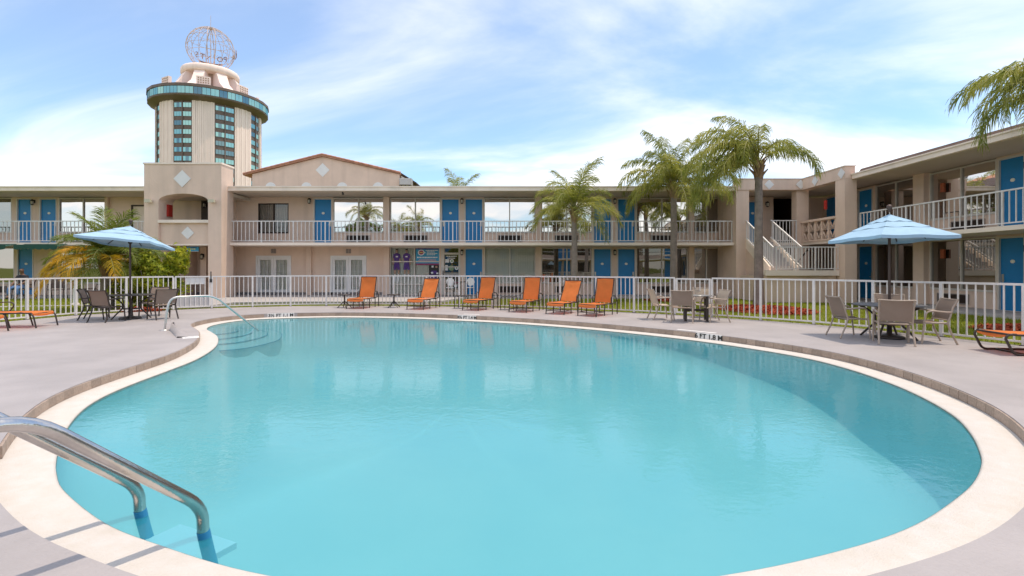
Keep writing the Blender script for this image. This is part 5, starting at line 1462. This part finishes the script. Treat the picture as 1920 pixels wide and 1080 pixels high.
p3 = [(180, 65, 1.2, 1.1, 2.0), (195, 45, 1.3, 1.15, 2.2), (165, 45, 1.25, 1.1, 2.2), (150, 25, 1.15, 1.1, 2.0), (210, 25, 1.2, 1.15, 2.1), (185, 25, 1.25, 1.2, 2.0), (225, 5, 1.15, 1.2, 1.6), (172, 5, 1.2, 1.2, 1.6), (240, 65, 1.05, 1.1, 2.1), (202, 5, 1.15, 1.2, 1.6),
      (120, 65, 1.05, 1.1, 2.1), (95, 45, 1.0, 1.1, 2.1), (2, 45, 1.1, 1.15, 2.3), (-10, 45, 1.0, 1.1, 2.3), (8, 65, 1.0, 1.1, 2.4), (275, 45, 1.0, 1.1, 2.2), (190, 85, 1.0, 1.0, 1.6), (230, 45, 1.15, 1.15, 2.2), (215, 65, 1.15, 1.1, 2.2), (158, 65, 1.1, 1.1, 2.0), (192, 5, 1.25, 1.2, 1.6)]
palm('tallest leaning palm whose fronds sweep left above the round mulch bed', (9.15, 18.4, 0), 4.95, .14, p3)
p4 = [(176, 45, 1.05, 1.1, 2.5), (186, 45, 1.1, 1.15, 2.6), (180, 65, 1.1, 1.1, 2.7), (196, 25, 1.0, 1.15, 2.2), (165, 25, 1.0, 1.1, 2.2), (90, 45, 1.1, 1.1, 2.2), (30, 45, 1.1, 1.1, 2.2), (-40, 45, 1.1, 1.1, 2.2), (250, 45, 1.0, 1.1, 2.2), (120, 65, 1.1, 1.1, 2.2), (205, 65, 1.0, 1.1, 2.5), (150, 65, 1.05, 1.1, 2.5)]
palm('palm at the right edge whose fronds hang in front of the balcony', (13.5, 11.9, 0), 5.1, .17, p4)
palm('palm crown peeping over the middle of the long roof', (-4.2, 40, 0), 6.0, .2, ring(24, 1.15, 5, .7, (85, 65, 45, 45, 25, 25)), group='palms beyond the roof')
yl = ring(34, .86, 4, .35, (85, 65, 65, 45, 45, 45, 25, 25, 25, 5, 5))
palm('low bushy palm with yellowing fronds behind the left umbrella', (-14.6, 17.9, 0), 1.35, .2, yl, [LEAF_G, LEAF_Y, LEAF_G], True, crown_h=.5)
for i, (x_, y_, h_, lb) in enumerate(((-17.0, -6, 7.2, 'tallest palm across the court mirrored in the first large window'), (-11.2, -7, 6.0, 'palm across the court mirrored in the second large window'), (-14, -8, 5.4, 'lower palm across the court mirrored between the large windows'), (9.2, -9, 5.8, 'palm across the court mirrored in the window by the stairs'))):
    palm(lb, (x_, y_, 0), h_, .2, ring(16, 1.0, 7 + i, .6), group='palms across the court mirrored in the windows')

def leaf_cloud(n, rad, seed, size, lm):
    rng = np.random.default_rng(seed)
    d = rng.normal(size=(n, 3)); d /= np.linalg.norm(d, axis=1)[:, None]
    lob = 1 + .22 * np.sin(d[:, 0] * 5 + 1) * np.cos(d[:, 1] * 6 + 2) + .15 * np.sin(d[:, 2] * 9 + d[:, 0] * 4)
    rr = rng.uniform(.35, 1, n) ** .45
    c = d * (rr * lob)[:, None] * np.array(rad)
    v = []; f = []
    for i in range(n):
        a = Vector(d[i]) + Vector(rng.normal(size=3) * .6); a.normalize()
        t_ = a.cross(Vector(rng.normal(size=3))).normalized(); u_ = a.cross(t_)
        s_ = size * rng.uniform(.6, 1.3); p = Vector(c[i]); k = len(v)
        v += [tuple(p - t_ * s_), tuple(p + u_ * s_ * .42 + a * s_ * .1), tuple(p + t_ * s_), tuple(p - u_ * s_ * .42 + a * s_ * .1)]
        f.append((k, k + 1, k + 2, k + 3))
    me = bpy.data.meshes.new('foliage'); me.from_pydata(v, [], f); me.materials.append(lm); me.update()
    return me
bu = thing('green_bush', 'bright yellow green bush right of the yellowing palm behind the fence', 'bush', (-13.4, 18.4, 0))
put('foliage', leaf_cloud(5200, (1.15, .95, .98), 3, .085, LEAF_B), bu, (0, 0, .95))
o = put('foliage', leaf_cloud(900, (.38, .35, .55), 4, .08, LEAF_B), bu, (.95, .1, 1.75))
o = put('foliage', leaf_cloud(900, (.5, .4, .40), 5, .08, LEAF_B), bu, (-.3, .1, 1.75))
sm_ = MB()
for k in range(9):
    a = k * .7; sm_.tube([(.12 * math.cos(a), .12 * math.sin(a), -.02), (.4 * math.cos(a), .4 * math.sin(a), .7), (.75 * math.cos(a), .7 * math.sin(a), 1.4)], [.03, .02, .008], 5)
sm_.build('stem', BARK, bu)

# broad trees across the court, mirrored in the large windows
for x_, y_, h_, lb in ((-19.3, -12, 7.6, 'broad dark tree across the court beside the tallest mirrored palm'), (-13.6, -13, 6.6, 'lower broad tree across the court mirrored behind two palms'), (-6.2, -14, 5.4, 'small broad tree across the court right of the mirrored palms')):
    tr_ = thing('shade_tree', lb, 'tree', (x_, y_, 0), 0, 'broad trees across the court')
    put('foliage', leaf_cloud(2200, (2.4, 2.2, 1.7), int(h_ * 10), .26, LEAF_G), tr_, (0, 0, h_ - 1.8))
    MB().tube([(0, 0, -.05), (.08, .03, h_ * .4), (0, 0, h_ - 1.5)], [.22, .17, .08], 9).build('trunk', BARK, tr_)
    for k in range(4):
        a = k * 1.6 + .4; MB().tube([(0, 0, h_ * .45), (.6 * math.cos(a), .6 * math.sin(a), h_ * .6), (1.4 * math.cos(a), 1.4 * math.sin(a), h_ - 1.6)], [.1, .07, .03], 6).build('limb', BARK, tr_)

# lawn blades
def lawn(poly_test, x0, x1, y0, y1, n, name, seed):
    rng = np.random.default_rng(seed)
    pts = np.column_stack([rng.uniform(x0, x1, n), rng.uniform(y0, y1, n)])
    keep = np.array([poly_test(x, y) for x, y in pts]); pts = pts[keep]; n = len(pts)
    h = rng.uniform(.035, .085, n); a = rng.uniform(0, 2 * np.pi, n); w = rng.uniform(.008, .016, n); le = rng.uniform(-.04, .04, (n, 2))
    v = np.zeros((n, 3, 3)); v[:, 0, 0] = pts[:, 0] - np.cos(a) * w; v[:, 0, 1] = pts[:, 1] - np.sin(a) * w; v[:, 1, 0] = pts[:, 0] + np.cos(a) * w; v[:, 1, 1] = pts[:, 1] + np.sin(a) * w
    v[:, 0, 2] = v[:, 1, 2] = -.013; v[:, 2, :2] = pts + le; v[:, 2, 2] = h - .012
    me = bpy.data.meshes.new(name); me.vertices.add(n * 3); me.vertices.foreach_set('co', v.reshape(-1)); me.loops.add(n * 3); me.loops.foreach_set('vertex_index', np.arange(n * 3, dtype=np.int32))
    me.polygons.add(n); me.polygons.foreach_set('loop_start', np.arange(0, n * 3, 3, dtype=np.int32)); me.polygons.foreach_set('loop_total', np.full(n, 3, dtype=np.int32)); me.materials.append(BLADE); me.update(); me.validate()
    return tag(put(name, me), kind='stuff')
def inside(poly):
    P = poly
    def f(x, y):
        c = False; j = len(P) - 1
        for i in range(len(P)):
            if (P[i][1] > y) != (P[j][1] > y) and x < (P[j][0] - P[i][0]) * (y - P[i][1]) / (P[j][1] - P[i][1]) + P[i][0]: c = not c
            j = i
        return c
    return f
walk_poly = [(-30, 26), (-30, 24.0), (-17.5, 24.0), (-17.5, 22.3), (-12.6, 18.3), (-11.3, 18.6), (-11.4, 20.3), (-9, 20.75), (-4, 20.75), (-3.0, 21.2), (-2.6, 22.5), (-2.2, 24.0), (10.7, 24.0), (10.7, 26)]
inD, inW = inside(deck_outer), inside(walk_poly)
inP = inside([(-21, 18.9), (-20.9, 18.5), (-14.2, 20.6), (-14.3, 21.0)])
def lawn_ok(x, y):
    if inD(x, y) or inW(x, y) or inP(x, y): return False
    if x > 10.9 and y > 21.3: return False
    return x < 14.6
lawn(lawn_ok, -24, 14.6, 6.5, 24.0, 150000, 'grass', 1)
# deck edge weeds and mulch beds
def mulch(x, y, rx, ry, n, seed, name='mulch_bed'):
    rng = np.random.default_rng(seed); b = MB(); m_ = 36
    ringv = [[(x + rx * f * math.cos(a) * (1 + .06 * math.sin(3 * a + seed)), y + ry * f * math.sin(a) * (1 + .06 * math.cos(4 * a)), .11 * (1 - f * f) + (.0 if f < 1 else -.03)) for a in [2 * math.pi * k / m_ for k in range(m_)]] for f in (1, .8, .55, .3)]
    vs = [p for r_ in ringv for p in r_] + [(x, y, .11)]
    fs = [(r_ * m_ + k, r_ * m_ + (k + 1) % m_, (r_ + 1) * m_ + (k + 1) % m_, (r_ + 1) * m_ + k) for r_ in range(3) for k in range(m_)] + [(3 * m_ + k, 3 * m_ + (k + 1) % m_, len(vs) - 1) for k in range(m_)]
    b.add(vs, fs, 0, True)
    for k in range(n):
        a = rng.uniform(0, 2 * math.pi); f = math.sqrt(rng.uniform(0, 1.02)); px_, py_ = x + rx * f * math.cos(a), y + ry * f * math.sin(a)
        z_ = .11 * (1 - f * f) + .012 + .02 * rng.uniform(); d_ = Vector(rng.normal(size=3)); d_.z *= .35; d_.normalize(); s_ = d_.cross(Vector((0, 0, 1))).normalized(); L_ = rng.uniform(.03, .075); w_ = rng.uniform(.01, .022); p = Vector((px_, py_, z_))
        b.add([p - d_ * L_ - s_ * w_, p + d_ * L_ - s_ * w_, p + d_ * L_ + s_ * w_, p - d_ * L_ + s_ * w_], [(0, 1, 2, 3)], 1)
    me = bpy.data.meshes.new(name); me.from_pydata(b.v, [], b.f); me.materials.append(MULCH); me.materials.append(CHIP); me.polygons.foreach_set('material_index', b.m); me.update()
    tag(put(name, me), kind='stuff')
mulch(8.95, 17.55, 1.55, 1.9, 3600, 1)
mulch(7.3, 22.6, 1.3, .9, 1500, 2)
mulch(12.6, 11.6, 1.5, 1.3, 1500, 3)
mulch(-12.9, 17.2, .8, .35, 500, 4)

# ------------------------------------------------------------------ left walkway: awnings, person, chairs, post
def awning(x0, x1, label):
    t = thing('green_awning', label, 'awning', ((x0 + x1) / 2, 24.0, 2.6), 0, 'dark green awnings under the left balcony')
    hw_ = (x1 - x0) / 2
    MB().prism([(.0, .05), (-.55, -.10), (-.55, -.11), (.0, .035)], -hw_, hw_, 'x').build('awning_top', GREENAW, t)
    pts = [(-hw_, .0)] + [(-hw_ + 2 * hw_ * k / 24, -.19 - .05 * abs(math.sin(math.pi * k / 4))) for k in range(25)] + [(hw_, 0)]
    MB().prism([(a, c_ - .11 + .1) for a, c_ in pts], -.575, -.555, 'y').build('valance', GREENAW, t)
awning(-27.0, -23.95, 'dark green scalloped awning farthest left under the balcony')
awning(-23.55, -21.5, 'dark green scalloped awning right of its neighbour above the blue door')
def skinned(name, nodes, edges, m, parent, sub=2):
    me = bpy.data.meshes.new(name); me.from_pydata([n_[:3] for n_ in nodes], edges, [])
    o = bpy.data.objects.new(name, me); COL.objects.link(o)
    mdf = o.modifiers.new('s', 'SKIN'); o.modifiers.new('d', 'SUBSURF').levels = sub
    for i, sv in enumerate(me.skin_vertices[0].data):
        sv.radius = (nodes[i][3], nodes[i][3] * (nodes[i][4] if len(nodes[i]) > 4 else 1)); sv.use_root = (i == 0)
    dg = bpy.context.evaluated_depsgraph_get(); m2 = bpy.data.meshes.new_from_object(o.evaluated_get(dg))
    bpy.data.objects.remove(o); m2.materials.clear(); m2.materials.append(m)
    m2.polygons.foreach_set('use_smooth', [True] * len(m2.polygons))
    return put(name, m2, parent)
pe = thing('person', 'person in a black shirt and blue jeans seated by the left blue door', 'person', (-22.6, 22.9, .085), R(0))
# faces -y (the court); seat height .45
body = [(0, .05, .52, .13), (0, .04, .75, .13), (0, .02, 1.0, .145), (0, 0, 1.1, .07), (0, -.03, 1.18, .058), (0, -.045, 1.27, .088, 1.15), (0, -.045, 1.36, .08),
        (.19, .0, 1.02, .062), (.27, -.06, .80, .047), (.20, -.28, .66, .038), (.13, -.36, .63, .035),
        (-.19, .0, 1.02, .062), (-.27, -.06, .80, .047), (-.20, -.28, .66, .038), (-.13, -.36, .63, .035),
        (.11, -.05, .52, .092), (.17, -.44, .50, .072), (.18, -.46, .10, .048), (.19, -.58, .06, .04),
        (-.11, -.05, .52, .092), (-.17, -.44, .50, .072), (-.18, -.46, .10, .048), (-.19, -.58, .06, .04)]
be_ = [(0, 1), (1, 2), (2, 3), (3, 4), (4, 5), (5, 6), (2, 7), (7, 8), (8, 9), (9, 10), (2, 11), (11, 12), (12, 13), (13, 14), (0, 15), (15, 16), (16, 17), (17, 18), (0, 19), (19, 20), (20, 21), (21, 22)]
skinned('body', body, be_, SKIN, pe)
sh = [(0, .05, .56, .15), (0, .04, .75, .148), (0, .02, 1.0, .16), (0, 0, 1.09, .085), (.19, .0, 1.02, .078), (.26, -.05, .86, .066), (-.19, .0, 1.02, .078), (-.26, -.05, .86, .066)]
skinned('shirt', sh, [(0, 1), (1, 2), (2, 3), (2, 4), (4, 5), (2, 6), (6, 7)], SHIRT, pe)
jn = [(0, .05, .52, .15), (.11, -.05, .52, .108), (.17, -.44, .50, .09), (.18, -.46, .16, .07), (-.11, -.05, .52, .108), (-.17, -.44, .50, .09), (-.18, -.46, .16, .07)]
skinned('jeans', jn, [(0, 1), (1, 2), (2, 3), (0, 4), (4, 5), (5, 6)], JEANS, pe)
skinned('hair', [(0, -.03, 1.38, .087), (0, -.01, 1.33, .088)], [(0, 1)], HAIR, pe)
f_ = MB()
f_.lathe([(0, -.02), (.014, -.005), (.0, .02)], 6, (0, -.137, 1.275)); f_.build('nose', SKIN, pe)
for s_ in (-1, 1):
    MB().lathe([(0, -.011), (.011, 0), (0, .011)], 6, (s_ * .034, -.127, 1.305)).build('eye', INK, pe)
    MB().lathe([(0, -.03), (.014, 0), (0, .03)], 6, (s_ * .092, -.035, 1.29)).build('ear', SKIN, pe)
    for k in range(5):
        x_ = s_ * (.10 + .017 * k); L_ = (.05, .075, .08, .075, .06)[k]
        MB().tube([(x_, -.36, .635), (x_ - s_ * .01, -.36 - L_ * .6, .625), (x_ - s_ * .02, -.36 - L_, .60)], [.010, .009, .006], 5).build('finger', SKIN, pe)
    skinned('shoe', [(s_ * .18, -.44, .055, .05), (s_ * .19, -.60, .04, .042)], [(0, 1)], INK, pe, 1)
DG = 'dark chairs on the left walkway'
c1 = chair('dark chair under the seated person on the left walkway', (-22.6, 22.95, .085), (0, -1), BROWNM, TAUPE, DG)
chair('empty dark chair nearest the seated person on the left walkway', (-21.0, 22.9, .085), (.5, -1), BROWNM, mat('dark_sling', (0.05, 0.035, 0.03), 0.8), DG)
chair('empty dark chair under the yellowing palm on the left walkway', (-19.0, 23.1, .085), (-.6, -1), BROWNM, MATS['dark_sling'], DG)
wt = thing('low_table', 'low dark table behind the yellowing palm on the walkway', 'table', (-20.0, 23.0, .085))
MB().box(-.5, -.3, .42, .5, .3, .46).build('tabletop', DARKBR, wt)
for sx in (-1, 1):
    for sy in (-1, 1): MB().box(sx * .45 - .025, sy * .25 - .025, 0, sx * .45 + .025, sy * .25 + .025, .42).build('leg', DARKBR, wt)
MB().box(-.25, -.2, .46, .2, .15, .52).build('red_tray', RED, wt) if False else None
wp = thing('white_post', 'short white round post on the grass under the yellowing palm', 'post', (-17.6, 20.0, 0))
MB().lathe([(.085, -.02), (.085, .98), (.11, 1.0), (.11, 1.05), (0, 1.08)], 14).build('shaft', WHITEP, wp)
MB().lathe([(.13, -.02), (.13, .06), (.085, .09)], 14).build('base', PALE, wp)
# bistro set beside the glass door
bs = thing('bistro_table', 'small dark bistro table by the blue ground floor door', 'table', (-2.55, 24.5, .085))
MB().lathe([(0, .70), (.3, .70), (.3, .73), (0, .73)], 16).build('tabletop', BROWNM, bs); MB().tube([(0, 0, 0), (0, 0, .7)], .035, 8).build('pedestal', BROWNM, bs); MB().lathe([(.22, 0), (.2, .04), (.04, .07)], 12).build('base', BROWNM, bs)
for x_, lb in ((-3.05, 'white round backed chair left of the small bistro table'), (-2.05, 'white round backed chair right of the small bistro table')):
    t = thing('bistro_chair', lb, 'chair', (x_, 24.35, .085), 0, 'white bistro chairs by the glass door')
    MB().lathe([(0, .43), (.2, .43), (.2, .46), (0, .46)], 14).build('seat', WHITEP, t)
    MB().prism([(.2 * math.cos(a), .72 + .2 * math.sin(a)) for a in [2 * math.pi * k / 16 for k in range(16)]], .17, .19, 'y').build('backrest', WHITEP, t)
    for sx in (-1, 1):
        MB().tube([(sx * .15, .17, .42), (sx * .15, .18, .75)], .014, 6).build('back_post', BROWNM, t)
        for sy in (-1, 1): MB().tube([(sx * .14, sy * .14, .43), (sx * .18, sy * .18, 0)], .014, 6).build('leg', BROWNM, t)
ub = thing('utility_box', 'small pale utility box on the grass behind the third lounge', 'utility box', (-.62, 19.3, -.01))
MB().box(-.10, -.08, 0, .10, .08, .34).build('body', PALE, ub); MB().box(-.12, -.10, .34, .12, .10, .37).build('lid', GRILLE, ub)
